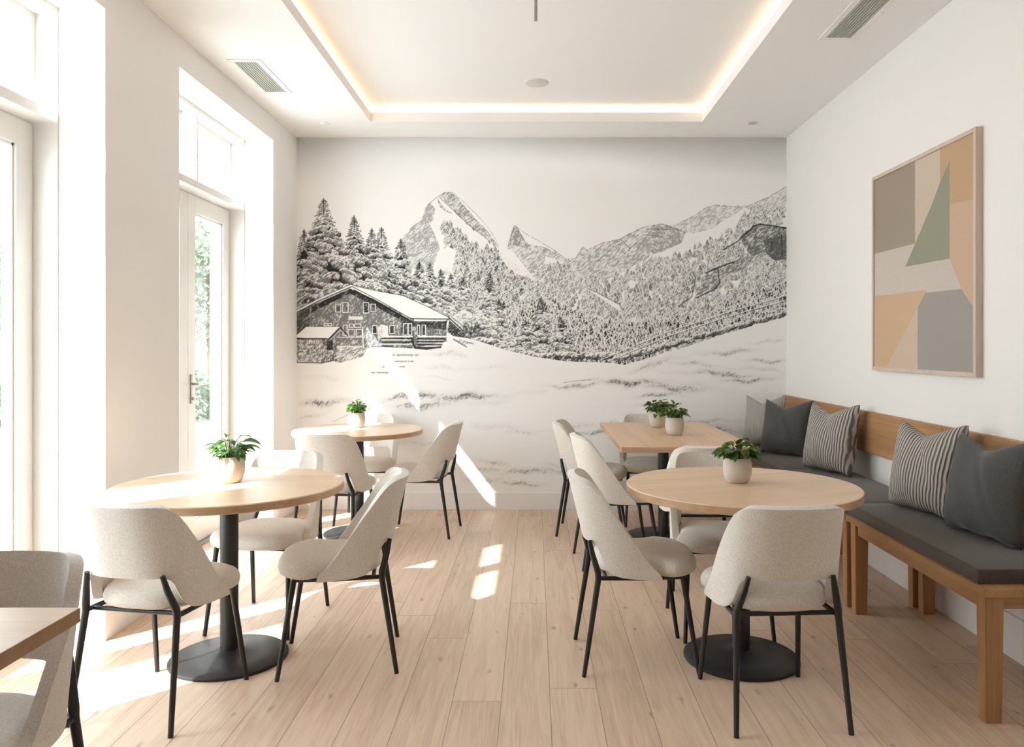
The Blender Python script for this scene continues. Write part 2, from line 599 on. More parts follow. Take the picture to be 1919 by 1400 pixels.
    def tree(cx, y0, y1, hw, dark=.85, cover=.72, bl=9.0):
        h = y1-y0
        line([(cx, y0), (cx+.3, y0+h*.12)], 1.6, .85)
        y = y0+3.0
        P = [(cx, y0+h*.2)]
        n_ = 12
        for k in range(1, n_+1):
            t = .2+.8*k/n_
            P.append((cx+hw*t**.95*rs.uniform(.85, 1.05), y0+h*t)); P.append((cx+hw*t**.95*.8, y0+h*(t-.02)))
        for k in range(n_, 0, -1):
            t = .2+.8*k/n_
            P.append((cx-hw*t**.95*.8, y0+h*(t-.02))); P.append((cx-hw*t**.95*rs.uniform(.85, 1.05), y0+h*t))
        fill(P, min(.97, cover*1.1), min(1, dark*1.0), HD)
        while y < y0+h*.30:                                  # bare sprigs near the tip
            t = (y-y0)/h; ww = hw*(t**.8)*1.02+2.0
            for sx in (-1, 1):
                x2 = cx+sx*ww*rs.uniform(.75, 1.1)
                line([(cx, y), (x2, y+ww*.28+rs.uniform(-1, 1))], 1.7, .75, .2)
                line([(cx+sx*ww*.3, y+2), (x2-sx*ww*.2, y+ww*.30+2)], 1.2, .6, .3)
            y += rs.uniform(2.4, 3.8)
        y = y0+h*.27
        while y < y1:
            t = (y-y0)/h
            ww = hw*(t**.95)*.93
            b = bl*(.55+.65*t)
            n = max(2, int(2*ww/(b*1.65))+1)
            order = np.linspace(-1, 1, n)
            for k in order[np.argsort(-np.abs(order))]:
                x = cx+k*ww+rs.uniform(-.5, .5)*b
                yy_ = y+abs(k)*ww*.22+rs.uniform(-.55, .55)*b
                blob(x, yy_, b*rs.uniform(.75, 1.35), b*rs.uniform(.62, .95), min(1, dark*rs.uniform(.75, 1.1)), min(.97, cover*rs.uniform(.85, 1.25)), rs.uniform(.3, 1.15), tilt=.35*k)
            y += b*rs.uniform(.95, 1.2)
    def forest(P, h0, h1, dens, dark=.6, cover=.6, seed=1, rim=1.0, hfn=None, H=None):
        r = np.random.RandomState(seed)
        xs = [p[0] for p in P]; ys = [p[1] for p in P]
        A = (max(xs)-min(xs))*(max(ys)-min(ys)); n = int(A*dens)
        px = r.uniform(min(xs), max(xs), n); py = r.uniform(min(ys), max(ys), n)
        # inside test
        m = np.zeros(n, bool)
        for i in range(len(P)):
            (xa, ya), (xb, yb) = P[i], P[(i+1) % len(P)]
            if ya == yb: continue
            m ^= ((py > ya) != (py > yb)) & (px < (xb-xa)*(py-ya)/(yb-ya)+xa)
        px = px[m]; py = py[m]; o = np.argsort(py)
        HX = HD if H is None else H
        for x, y in zip(px[o], py[o]):
            f = (y-min(ys))/(max(ys)-min(ys)+1e-6)
            h = (h0+(h1-h0)*f)*r.uniform(.75, 1.3); wd = h*r.uniform(.30, .46)
            w = win(x-wd-2, y-h*.6-2, x+wd+2, y+h*.55+2)
            if w is None: continue
            sl, xx, yy = w
            t = (yy-(y-h*.55))/h
            u = np.abs(xx-x-1.2*(HS[sl]-.5))
            prof = wd*np.clip(t, 0, 1)**.7*(1-.25*((t*3.1) % 1.0))
            prof = np.where(t > .75, prof*(1-((t-.75)/.3)**2), prof)
            inn = (u < prof) & (t > 0) & (t < 1.0)
            ring = (u < prof+rim) & (t > -.06) & (t < 1.08)
            dk = dark*r.uniform(.75, 1.2); cv = cover*r.uniform(.8, 1.2)
            v = ink(HX, sl, cv, dk)
            B[sl] = np.where(inn, v, np.where(ring, .94, B[sl]))
    def streak(x0, x1, y, th, dark, seed, slope=0.0, bow=0.0):
        w = win(x0, y-th*3-abs(slope)*(x1-x0)-abs(bow), x1, y+th*3+abs(slope)*(x1-x0)+abs(bow))
        if w is None: return
        sl, xx, yy = w
        t = (xx-x0)/(x1-x0)
        yc = y+slope*(xx-(x0+x1)/2)+bow*(4*(t-.5)**2-1)+2.5*np.sin(xx*.05+seed)+1.6*np.sin(xx*.13+seed*2)
        env = np.clip(np.sin(np.pi*np.clip(t, 0, 1)), 0, 1)**.6*(.65+.35*np.sin(xx*.035+seed*3))
        g = np.exp(-((yy-yc)/(th*(.5+.5*env)+.3))**2)*env
        hz = HS[sl]*.4+HH[sl]*.2+HD[sl]*.4
        a = dark*(.22*g+.95*np.clip((hz-(.86-.62*g))/.42, 0, 1)*np.clip(g*1.3, 0, 1))
        B[sl] = np.minimum(B[sl], 1-a)
    # --- far ridges on the right
    fill([(1080, 482), (1092, 463), (1100, 470), (1130, 455), (1160, 449), (1180, 437), (1205, 426), (1240, 420), (1262, 424), (1285, 436), (1275, 460), (1230, 475), (1180, 505), (1120, 530), (1080, 520), (1060, 500)], .44, .42, HD, rough=2.5)
    fill([(1225, 425), (1262, 424), (1285, 436), (1275, 462), (1215, 478), (1200, 455)], .55, .45, HB, keep=True, rough=2.5)
    fill([(1262, 424), (1300, 405), (1322, 390), (1340, 385), (1400, 387), (1380, 400), (1340, 425), (1300, 440), (1285, 436)], .38, .36, HD, rough=2.5)
    fill([(1395, 389), (1440, 370), (1474, 350), (1474, 395), (1440, 392), (1410, 400)], .36, .30, HD, rough=2.5)
    line([(1262, 424), (1300, 405), (1322, 390), (1340, 385), (1395, 389), (1440, 370), (1474, 350)], 1.0, .55, .2)
    line([(1080, 482), (1092, 463), (1100, 469), (1130, 455), (1160, 449), (1205, 426), (1240, 420), (1285, 436)], 1.0, .55, .2)
    # rock folds
    for a in ([(1165, 450), (1180, 466), (1174, 482)], [(1150, 462), (1120, 490)], [(1205, 440), (1240, 444), (1262, 452)], [(1215, 430), (1262, 430)], [(1110, 480), (1088, 500)], [(1195, 452), (1160, 486), (1150, 500)]):
        line(a, 1.4, .5, .25)
    # --- second peak
    fill([(938, 466), (952, 462), (958, 440), (964, 424), (968, 423), (974, 432), (984, 452), (1000, 460), (1020, 462), (1045, 474), (1062, 486), (1078, 484), (1085, 500), (1090, 540), (1000, 530)], .42, .42, HD, rough=2.5)
    fill([(958, 440), (964, 424), (970, 426), (982, 448), (988, 460), (972, 462), (955, 460)], .66, .52, HS, rough=2.5)
    white([(975, 436), (1020, 458), (1042, 473), (1018, 462), (990, 458), (984, 448)])
    line([(964, 423), (985, 438), (1015, 455), (1040, 470), (1062, 486), (1080, 484)], .9, .45, .2)
    line([(952, 462), (958, 440), (964, 423)], 1.1, .6)
    white([(1022, 480), (1060, 492), (1040, 500), (1020, 494)])
    # --- main peak
    main = [(752, 448), (768, 430), (790, 412), (797, 392), (806, 381), (812, 378), (822, 368), (833, 361), (846, 361), (858, 372), (872, 388), (893, 412), (915, 434), (932, 458), (960, 470), (1003, 524), (900, 560), (790, 500), (750, 470)]
    white(main)
    fill([(752, 448), (768, 430), (790, 412), (797, 392), (806, 379), (816, 392), (812, 412), (806, 420), (815, 440), (824, 462), (818, 482), (812, 500), (795, 512), (765, 500), (750, 470)], .52, .42, HD, rough=2.5)
    fill([(797, 392), (806, 380), (814, 392), (810, 412), (800, 424), (790, 420)], .5, .4, HB, keep=True, rough=2.5)
    fill([(822, 368), (833, 361), (846, 361), (858, 372), (872, 388), (893, 412), (915, 434), (932, 458), (925, 454), (903, 440), (880, 424), (858, 404), (838, 382), (826, 372)], .55, .5, HD, rough=2.5)
    fill([(820, 372), (828, 384), (840, 396), (848, 400), (838, 398), (824, 388)], .6, .55, HD, rough=2.5)
    line([(797, 392), (806, 380), (822, 368), (833, 361), (846, 361), (858, 372)], 1, .5, .15)
    line([(850, 362), (870, 380), (893, 402), (916, 428), (934, 458)], .8, .45, .2)
    line([(824, 371), (845, 390), (862, 406), (886, 428), (910, 446), (934, 462)], 1.2, .6, .15)
    for x, y in ((886, 428), (916, 452), (925, 458)): line([(x, y), (x+2, y+4)], 2, .7)
    streak(905, 1010, 503, 5, .35, 3, .5)
    # --- slope forests of the main valley
    forest([(828, 408), (845, 420), (870, 444), (905, 472), (925, 462), (948, 500), (975, 512), (1010, 535), (1030, 560), (980, 640), (900, 610), (862, 560), (850, 520), (836, 470)], 17, 20, .030, .66, .62, 11)
    white([(838, 462), (855, 470), (848, 505), (852, 540), (832, 520), (815, 505), (818, 480)])
    streak(812, 850, 512, 8, .35, 5, .1)
    white([(838, 468), (852, 476), (846, 496), (836, 500)])
    fill([(930, 470), (960, 490), (1003, 524), (975, 516), (950, 500)], .08, .3, HD, base=1.0)
    # valley centre and right-hand slope forest (fine)
    forest([(1015, 500), (1060, 492), (1090, 520), (1150, 520), (1200, 498), (1240, 478), (1290, 478), (1300, 462), (1345, 448), (1380, 420), (1400, 395), (1425, 385), (1474, 392), (1474, 560), (1320, 640), (1150, 672), (1040, 670), (990, 640), (985, 545)], 13, 17, .026, .56, .60, 21)
    # snow lane between ridge and forest
    white([(1236, 474), (1262, 462), (1290, 450), (1322, 434), (1300, 456), (1270, 470)], .98)
    # clearing marks
    white([(1102, 542), (1112, 546), (1160, 572), (1165, 584), (1150, 576), (1120, 555)]); line([(1102, 541), (1130, 554), (1162, 570)], 1.1, .6, .1)
    white([(1181, 524), (1190, 528), (1190, 538), (1182, 542), (1177, 532)])
    # cliff band
    fill([(1386, 444), (1402, 430), (1424, 420), (1474, 426), (1474, 486), (1452, 488), (1435, 474), (1410, 482), (1400, 470), (1392, 458)], .72, .68, HD)
    fill([(1430, 450), (1474, 440), (1474, 486), (1450, 488), (1436, 476)], .8, .72, HS, keep=True)
    line([(1355, 468), (1380, 454), (1400, 436), (1412, 424), (1424, 420), (1450, 424), (1474, 428)], 2.0, .85)
    fill([(1326, 506), (1345, 500), (1400, 480), (1436, 474), (1400, 500), (1360, 520), (1340, 545), (1300, 560), (1318, 530)], .6, .6, HD)
    line([(1322, 512), (1345, 502), (1366, 494), (1375, 492)], 2.2, .85)
    line([(1345, 502), (1348, 530), (1342, 540), (1306, 558)], 1.8, .75)
    line([(1298, 510), (1303, 520), (1296, 556), (1272, 574)], 1.6, .7)
    for a in ([(1330, 478), (1325, 506)], [(1376, 460), (1372, 474)], [(1385, 456), (1383, 480)], [(1360, 478), (1340, 490)], [(1464, 440), (1466, 485)], [(1445, 446), (1447, 484)]): line(a, 1.6, .5, .2)
    # lower, bolder valley forest
    forest([(930, 560), (985, 575), (1040, 560), (1080, 590), (1180, 610), (1300, 590), (1474, 528), (1474, 588), (1350, 622), (1250, 655), (1165, 682), (1060, 676), (985, 668), (930, 655), (880, 640), (860, 600)], 12, 15, .028, .85, .66, 31, rim=1.5)
    # --- big firs on the left, back to front
    for a in ((868, 512, 600, 22, 6), (845, 505, 600, 24, 6.5), (826, 497, 600, 26, 7), (806, 486, 600, 28, 7.5), (786, 482, 610, 30, 7.5)):
        tree(a[0], a[1]+8, a[2], a[3], .88, .78, a[4])
    for a in ((751, 448, 610, 46, 9), (715, 426, 600, 42, 9), (697, 428, 590, 38, 8.5), (664, 404, 600, 52, 9.5), (607, 372, 600, 74, 11.5), (570, 430, 620, 46, 11)):
        tree(*a[:4], .98, .84, a[4])
    fill([(556, 500), (640, 520), (700, 545), (620, 560), (556, 600)], .4, .7, HD, keep=True)
    # mid-ground trees right of chalet
    for a in ((918, 510, 640, 30, 7), (935, 560, 655, 26, 7), (905, 570, 632, 30, 7.5), (868, 585, 622, 20, 6.5)):
        tree(*a[:4], .9, .76, a[4])
    # bare round bush
    for k in range(26):
        t = rs.uniform(-1.3, 1.3); L = rs.uniform(22, 42)
        line([(884, 628), (884+L*.5*np.sin(t), 628-L*.6*np.cos(t)), (884+L*np.sin(t)*1.05, 628-L*np.cos(t))], 1.0, .6, .15)
    for k in range(40):
        t = rs.uniform(-1.4, 1.4); L = rs.uniform(24, 44)
        blob(884+L*np.sin(t)*.95, 625-L*np.cos(t), 5, 3.5, .55, .5, 1.3)
    for a in ((1014, 556, 668, 28, 7), (1052, 596, 674, 26, 7), (985, 600, 664, 24, 7)):
        tree(*a[:4], .98, .8, a[4])
    for x in range(900, 1165, 9):                         # dark foot of the wood
        y = 643+25*min(1, max(0, (x-900)/95.0))+rs.uniform(-3, 3)
        if x < 930: y -= 6
        blob(x, y, 8, 5, .95, .8, 1.4)
    # --- fence lines and dark hem on the right-hand slope
    for x in range(1150, 1474, 5):
        y = 676-(x-1150)*.275+rs.uniform(-2, 3); blob(x, y, 6, 4.2, .92, .78, 1.0)
    for k in range(2):
        line([(1140-k*14, 676-k*2), (1250, 630-k*8), (1360, 594-k*8), (1474, 562-k*9)], 1.4, 0, 0, val=1.0)
        line([(1140-k*14, 678-k*2), (1250, 632-k*8), (1360, 596-k*8), (1474, 564-k*9)], .8, .7)
    # --- snowfield below
    white([(846, 642), (860, 630), (900, 640), (950, 656), (1000, 668), (1060, 677), (1150, 680), (1168, 684), (1250, 662), (1350, 628), (1474, 593), (1474, 923), (556, 923), (556, 678), (640, 676), (690, 655)])
    # --- chalet
    white([(556, 582), (658, 535), (664, 536), (756, 556), (843, 598), (868, 622), (846, 650), (700, 665), (556, 700)])
    fill([(562, 582), (656, 541), (745, 582), (770, 602), (838, 602), (838, 640), (775, 652), (690, 650), (600, 650), (556, 680), (556, 590)], .80, .66, HS)
    fill([(584, 574), (656, 541), (700, 560), (752, 590), (756, 602), (656, 550), (584, 586)], .95, .95, HD, keep=True)
    fill([(556, 588), (580, 575), (580, 610), (556, 640)], .8, .85, HD, keep=True)
    fill([(752, 590), (772, 602), (838, 602), (838, 618), (752, 610)], .85, .9, HD, keep=True)
    fill([(752, 590), (776, 598), (776, 645), (752, 645)], .7, .85, HS, keep=True)
    white([(659, 535), (700, 545), (756, 555), (800, 575), (842, 596), (815, 596), (772, 594), (770, 596)])
    line([(556, 583), (600, 560), (658, 535)], 3.2, 0, 0, val=1.0)
    line([(556, 586), (600, 563), (658, 538)], 1.8, .95)
    line([(660, 537), (710, 563), (770, 597)], 1.4, .8); line([(664, 544), (712, 570), (770, 602)], 2.6, .9)
    line([(556, 581), (600, 558), (658, 533)], .8, .8)
    line([(659, 534), (700, 544), (756, 554), (800, 574), (842, 595)], 1.0, .8)
    line([(770, 597), (815, 598), (842, 598)], 2.2, .75); line([(842, 596), (868, 620)], 2.0, .9)
    line([(846, 594), (872, 614)], 1.2, .7)
    fill([(842, 600), (856, 612), (880, 634), (850, 630), (838, 622)], .85, .9, HD, keep=True)
    line([(838, 606), (838, 640)], 2.2, 0, 0, val=.98); line([(842, 598), (818, 612)], 1.6, .8)
    def pane(x0, y0, x1, y1, dk=.85):
        white([(x0-1.6, y0-1.6), (x1+1.6, y0-1.6), (x1+1.6, y1+1.6), (x0-1.6, y1+1.6)])
        fill([(x0, y0), (x1, y0), (x1, y1), (x0, y1)], .9, dk, HS)
        line([(x0-2, y0-2), (x1+2, y0-2), (x1+2, y1+2), (x0-2, y1+2), (x0-2, y0-2)], .7, .6)
    pane(630, 571, 638, 584, .8); pane(643, 568, 652, 585, .75); pane(682, 568, 690, 586, .95); pane(696, 571, 703, 583)
    pane(608, 607, 613, 610); pane(616, 607, 621, 610)
    pane(656, 608, 662, 613, .7); pane(665, 608, 676, 613, .7); pane(654, 618, 664, 629, .7); pane(668, 618, 678, 629, .7); pane(644, 610, 650, 628, .7)
    pane(699, 611, 706, 624, .98); pane(731, 611, 738, 624, .9)
    pane(757, 607, 763, 627); pane(766, 607, 771, 627); pane(783, 610, 786, 628, .95); pane(792, 610, 797, 628, .9)
    white([(653, 593), (680, 593), (680, 600), (653, 600)], .92); line([(653, 600), (680, 600)], .9, .7)
    white([(708, 612), (716, 608), (727, 611), (728, 630), (708, 636)], .93); fill([(708, 612), (716, 608), (718, 632), (708, 636)], .3, .5, HS, keep=True)
    white([(716, 629), (773, 629), (773, 632), (716, 632)]); white([(784, 629), (838, 629), (838, 632), (784, 632)])
    for y in (634, 641): line([(716, y), (772, y)], 2.0, .9)
    for y in (637, 645): line([(716, y), (772, y)], 2.0, 0, 0, val=.97)
    for y in (635, 640, 646, 651): line([(782, y), (836-(y-630)*.5, y)], 2.4, .9)
    for y in (637.5, 643): line([(784, y), (830, y)], 1.4, 0, 0, val=.9)
    line([(771, 633), (778, 652), (800, 654), (826, 650)], 3.0, .9); line([(716, 648), (772, 652)], 1.6, .8, .2)
    line([(680, 612), (681, 649)], 1.8, 0, 0, val=.97); line([(632, 649), (681, 649)], 1.6, 0, 0, val=.97); line([(632, 632), (681, 632)], 1.4, 0, 0, val=.97)
    line([(632, 652), (716, 650)], 1.3, .8, .1)
    fill([(628, 652), (690, 650), (680, 668), (640, 680), (628, 678)], .45, .6, HD)
    # hut
    fill([(556, 636), (604, 636), (628, 628), (630, 674), (604, 679), (556, 677)], .5, .62, HS)
    fill([(604, 636), (632, 616), (630, 674), (604, 679)], .65, .75, HS, keep=True)
    white([(556, 628), (574, 612), (637, 612), (616, 634), (556, 633)]); line([(556, 635), (617, 635)], 1.8, .85); line([(617, 635), (638, 614), (652, 629)], 1.8, .9)
    line([(619, 637), (638, 618), (650, 631)], 1.0, 0, 0, val=.97); line([(574, 612), (637, 612)], .9, .8); line([(556, 627), (574, 612)], .9, .7)
    fill([(613, 640), (624, 636), (624, 655), (613, 656)], .95, .95, HS)
    line([(604, 640), (604, 678)], 1.2, .2); line([(556, 679), (604, 680), (632, 674)], 1.8, .85)
    for y in range(646, 676, 7): line([(556, y), (603, y)], .7, .35, .3)
    # path slabs and track right of the chalet
    for (xa, ya, xb) in ((736, 666, 785), (730, 678, 775), (712, 688, 762), (694, 699, 755)):
        for k in range(int((xb-xa)/3)): line([(xa+k*3, ya+rs.uniform(-1, 1)), (xa+k*3+3, ya-1.5)], 1.3, .6, .2)
    for k in range(4): line([(850+k*7, 635+k*2), (872+k*5, 646-k*1)], 1.0, .55, .2)
    line([(850, 636), (874, 650)], 1.6, .8); line([(862, 636), (888, 645)], 1.0, .6, .2)
    # snowfield shading
    for a in ((556, 640, 708, 8, .4, 1, -.03), (556, 680, 752, 7, .8, 2, -.10), (620, 900, 744, 8, .55, 4, -.07), (690, 1030, 745, 7, .62, 5, -.06), (660, 960, 758, 9, .45, 6, -.05),
              (720, 880, 664, 7, .38, 7, .02), (790, 960, 690, 6, .25, 8, .0), (780, 850, 708, 3, .35, 9, .02), (900, 1030, 650, 5, .28, 10, .22),
              (980, 1200, 722, 5, .4, 11, -.04), (1055, 1330, 716, 7, .62, 12, .02), (1120, 1400, 726, 8, .42, 13, .06), (1200, 1474, 700, 6, .45, 14, .05), (1250, 1474, 688, 5, .45, 15, .08),
              (1290, 1440, 660, 5, .3, 16, -.05), (1380, 1474, 676, 4, .55, 17, -.02), (1170, 1330, 676, 7, .4, 18, -.28), (1400, 1474, 640, 4, .3, 19, -.05), (1330, 1474, 712, 4, .5, 26, -.02),
              (880, 980, 800, 9, .6, 20, .08), (940, 1060, 808, 5, .3, 21, -.04), (1040, 1180, 795, 6, .5, 22, -.05), (1060, 1200, 810, 5, .4, 23, -.02),
              (1180, 1300, 741, 4, .45, 24, .0), (1200, 1474, 790, 4, .25, 25, .0), (1280, 1430, 805, 9, .55, 27, .03), (1170, 1290, 760, 3, .3, 28, -.02),
              (850, 960, 866, 7, .45, 29, .05), (840, 1100, 880, 6, .35, 30, .02), (920, 1080, 884, 6, .35, 31, -.03), (860, 960, 898, 5, .3, 32, .02), (900, 1030, 906, 4, .35, 33, .0),
              (556, 640, 775, 4, .4, 34, -.3), (700, 800, 880, 5, .25, 35, .0), (1000, 1060, 872, 5, .45, 36, .05), (560, 900, 830, 4, .15, 37, -.02), (1090, 1474, 860, 5, .15, 38, .01)):
        streak(a[0], a[1], a[2], a[3], a[4], a[5], a[6])
    line([(1056, 717), (1085, 713), (1110, 711)], 1.0, .55, .2); line([(625, 790), (650, 778), (690, 764)], .8, .35)
    # soften
    b = B.copy()
    B = (b*4+np.roll(b, 1, 0)+np.roll(b, -1, 0)+np.roll(b, 1, 1)+np.roll(b, -1, 1))/8
    B[0], B[-1], B[:, 0], B[:, -1] = b[0], b[-1], b[:, 0], b[:, -1]
    return B

# ------------------------------------------------------------------ room shell
XL, XR, YB, YF, ZC, ZT = -2.004, 2.121, 6.52, -2.4, 3.133, 3.258
HEAD = 2.953                                   # top of the window openings
OPEN = [(2.043, 3.610), (4.363, 5.930)]
XFR, XGL, XOUT = -2.222, -2.345, -2.42         # frame front, glass plane, end of the plastered wall

def wall_with_openings(x0, x1, opens, z1, head):
    L = []
    y = YF-.2
    for a, b in opens:
        L.append((x0, x1, y, a, 0, z1)); L.append((x0, x1, a, b, head, z1)); y = b
    L.append((x0, x1, y, YB+.2, 0, z1))
    return boxes(L)

struct(obj('floor', boxes([(XOUT-.1, XR+.2, YF-.2, YB+.2, -.12, 0)]), M_FLOOR), 'light oak plank floor with knots, boards running to the mural wall')
struct(obj('wall_left', wall_with_openings(XOUT, XL, OPEN, 3.4, HEAD), M_WALL), 'white plaster wall with deep door and window openings')
M_BRICK, _nt, _n, _l, _p = new_mat('pale_brick')
_b = _n.new('ShaderNodeTexBrick'); _b.inputs['Scale'].default_value = 4.4
_b.inputs['Color1'].default_value = (.55, .33, .22, 1); _b.inputs['Color2'].default_value = (.62, .42, .3, 1); _b.inputs['Mortar'].default_value = (.6, .55, .5, 1)
_tc = _n.new('ShaderNodeTexCoord'); _mp = _n.new('ShaderNodeMapping'); _mp.inputs['Rotation'].default_value = (math.pi/2, 0, math.pi/2)
_l.new(_tc.outputs['Object'], _mp.inputs['Vector']); _l.new(_mp.outputs[0], _b.inputs['Vector']); _l.new(_b.outputs['Color'], _p.inputs['Base Color']); _p.inputs['Roughness'].default_value = .9
struct(obj('wall_outside', wall_with_openings(XOUT-.07, XOUT, OPEN, 3.6, HEAD), M_BRICK), 'brick facing around the openings on the street side')
struct(obj('wall_right', boxes([(XR, XR+.2, YF-.2, YB+.2, 0, 3.4)]), plain('wall_paint_shaded', (.80, .785, .768), .85, spec=.2, bump=.05, bscale=160)), 'plain off-white wall behind the bench')  # same paint as the other walls, darkened: light falloff put into the colour
struct(obj('wall_back', boxes([(XL-.4, XR+.2, YB+.004, YB+.2, 0, 3.4)]), M_WALL), 'far wall carrying the mural')
struct(obj('wall_front', boxes([(XL-.4, XR+.2, YF-.2, YF, 0, 3.4)]), M_WALL), 'plain wall behind the viewer')
struct(obj('trim_1', boxes([(XL, XR-.0, YB-.016, YB+.004, 0, .144)], .002), M_TRIM), 'tall white baseboard under the mural')
struct(obj('trim_2', boxes([(XR-.016, XR, YF, YB-.016, 0, .19)], .002), M_TRIM), 'white baseboard along the right wall under the bench')
# ceiling: dropped border around a raised tray
TX0, TX1, TY0, TY1, LIP = -1.285, 1.31, .7, 6.05, 3.205
struct(obj('ceiling', boxes([(XL-.4, TX0, YF-.2, YB+.2, ZC, LIP), (TX1, XR+.2, YF-.2, YB+.2, ZC, LIP), (TX0, TX1, TY1, YB+.2, ZC, LIP), (TX0, TX1, YF-.2, TY0, ZC, LIP)]), M_CEIL), 'dropped off-white ceiling border around the lit tray')
struct(obj('ceiling_tray', boxes([(XL-.4, XR+.2, YF-.2, YB+.2, ZT, 3.45)]), M_CEIL), 'raised centre of the ceiling inside the glowing cove')
M_LED = bpy.data.materials.new('warm_led'); M_LED.use_nodes = True
_n = M_LED.node_tree.nodes; _n.clear(); _o = _n.new('ShaderNodeOutputMaterial'); _e = _n.new('ShaderNodeEmission')
_e.inputs[0].default_value = (1.0, .72, .45, 1); _e.inputs[1].default_value = 1.5
M_LED.node_tree.links.new(_e.outputs[0], _o.inputs[0])
sb = .012
for nm, b in (('left', (TX0-sb-.02, TX0-sb, TY0-sb, TY1+sb)), ('right', (TX1+sb, TX1+sb+.02, TY0-sb, TY1+sb)), ('far', (TX0-sb, TX1+sb, TY1+sb, TY1+sb+.02)), ('near', (TX0-sb, TX1+sb, TY0-sb-.02, TY0-sb))):
    txt = {'left': 'warm glowing light strip along the window side of the ceiling tray', 'right': 'warm glowing light strip along the bench side of the ceiling tray',
           'far': 'warm glowing light strip across the mural end of the ceiling tray', 'near': 'warm light strip across the street end of the ceiling tray'}[nm]
    tag(obj('cove_light_strip', boxes([(*b, LIP+.001, ZT-.001)]), M_LED), txt, 'light', 'cove light strips round the ceiling tray')

# ------------------------------------------------------------------ mural on the far wall
def build_mural():
    S = 1.4
    B = draw_mural(np, S)
    Hh, W = B.shape
    sc = (XR-XL)/918.0
    x = XL+(np.arange(W)/(W-1.0))*(XR-XL)
    ztop = 1.38+(648.0-345.0)/222.5
    zbot = .1441
    z = ztop+(zbot-ztop)*(np.arange(Hh)/(Hh-1.0))
    xx, zz = np.meshgrid(x, z)
    T = .004
    co = np.stack([xx, np.full_like(xx, YB-T), zz], -1).reshape(-1, 3)
    nv = Hh*W
    # plain upper sheet and edge returns
    zc = ZC-.0005
    extra = np.array([[XL, YB-T, zc], [XR, YB-T, zc], [XL, YB+.004, zc], [XR, YB+.004, zc], [XL, YB+.004, zbot], [XR, YB+.004, zbot]])
    co = np.concatenate([co, extra]).astype(np.float32)
    i = np.arange((Hh-1)*(W-1)); r = i//(W-1); c = i % (W-1)
    a = r*W+c
    quads = np.stack([a, a+W, a+W+1, a+1], -1)
    top = np.array([[nv, 0, W-1, nv+1], [nv+2, nv, nv+1, nv+3], [nv+2, nv+4, (Hh-1)*W, nv], [nv+3, nv+1, nv-1, nv+5]])
    quads = np.concatenate([quads, top]).astype(np.int32)
    me = bpy.data.meshes.new('wall_mural')
    me.vertices.add(len(co)); me.vertices.foreach_set('co', co.ravel())
    me.loops.add(quads.size); me.loops.foreach_set('vertex_index', quads.ravel())
    me.polygons.add(len(quads)); me.polygons.foreach_set('loop_start', np.arange(0, quads.size, 4, dtype=np.int32))
    me.update(calc_edges=True)
    at = me.attributes.new('ink', 'FLOAT', 'POINT')
    at.data.foreach_set('value', np.concatenate([B.ravel(), np.ones(6)]).astype(np.float32))
    m, nt, n, l, p = new_mat('printed_mural_paper')
    an = n.new('ShaderNodeAttribute'); an.attribute_name = 'ink'
    mx = n.new('ShaderNodeMix'); mx.data_type = 'RGBA'
    mx.inputs['A'].default_value = (.022, .022, .022, 1); mx.inputs['B'].default_value = (.89, .883, .878, 1)
    pw = n.new('ShaderNodeMath'); pw.operation = 'POWER'; pw.inputs[1].default_value = 1.6
    l.new(an.outputs['Fac'], pw.inputs[0]); l.new(pw.outputs[0], mx.inputs['Factor'])
    l.new(mx.outputs['Result'], p.inputs['Base Color']); p.inputs['Roughness'].default_value = .8; p.inputs['Specular IOR Level'].default_value = .2
    me.materials.append(m)
    o = bpy.data.objects.new('wall_mural', me); COL.objects.link(o)
    tag(o, 'pencil-drawn mural of a snowy chalet, firs and mountains covering the far wall', 'mural')
build_mural()

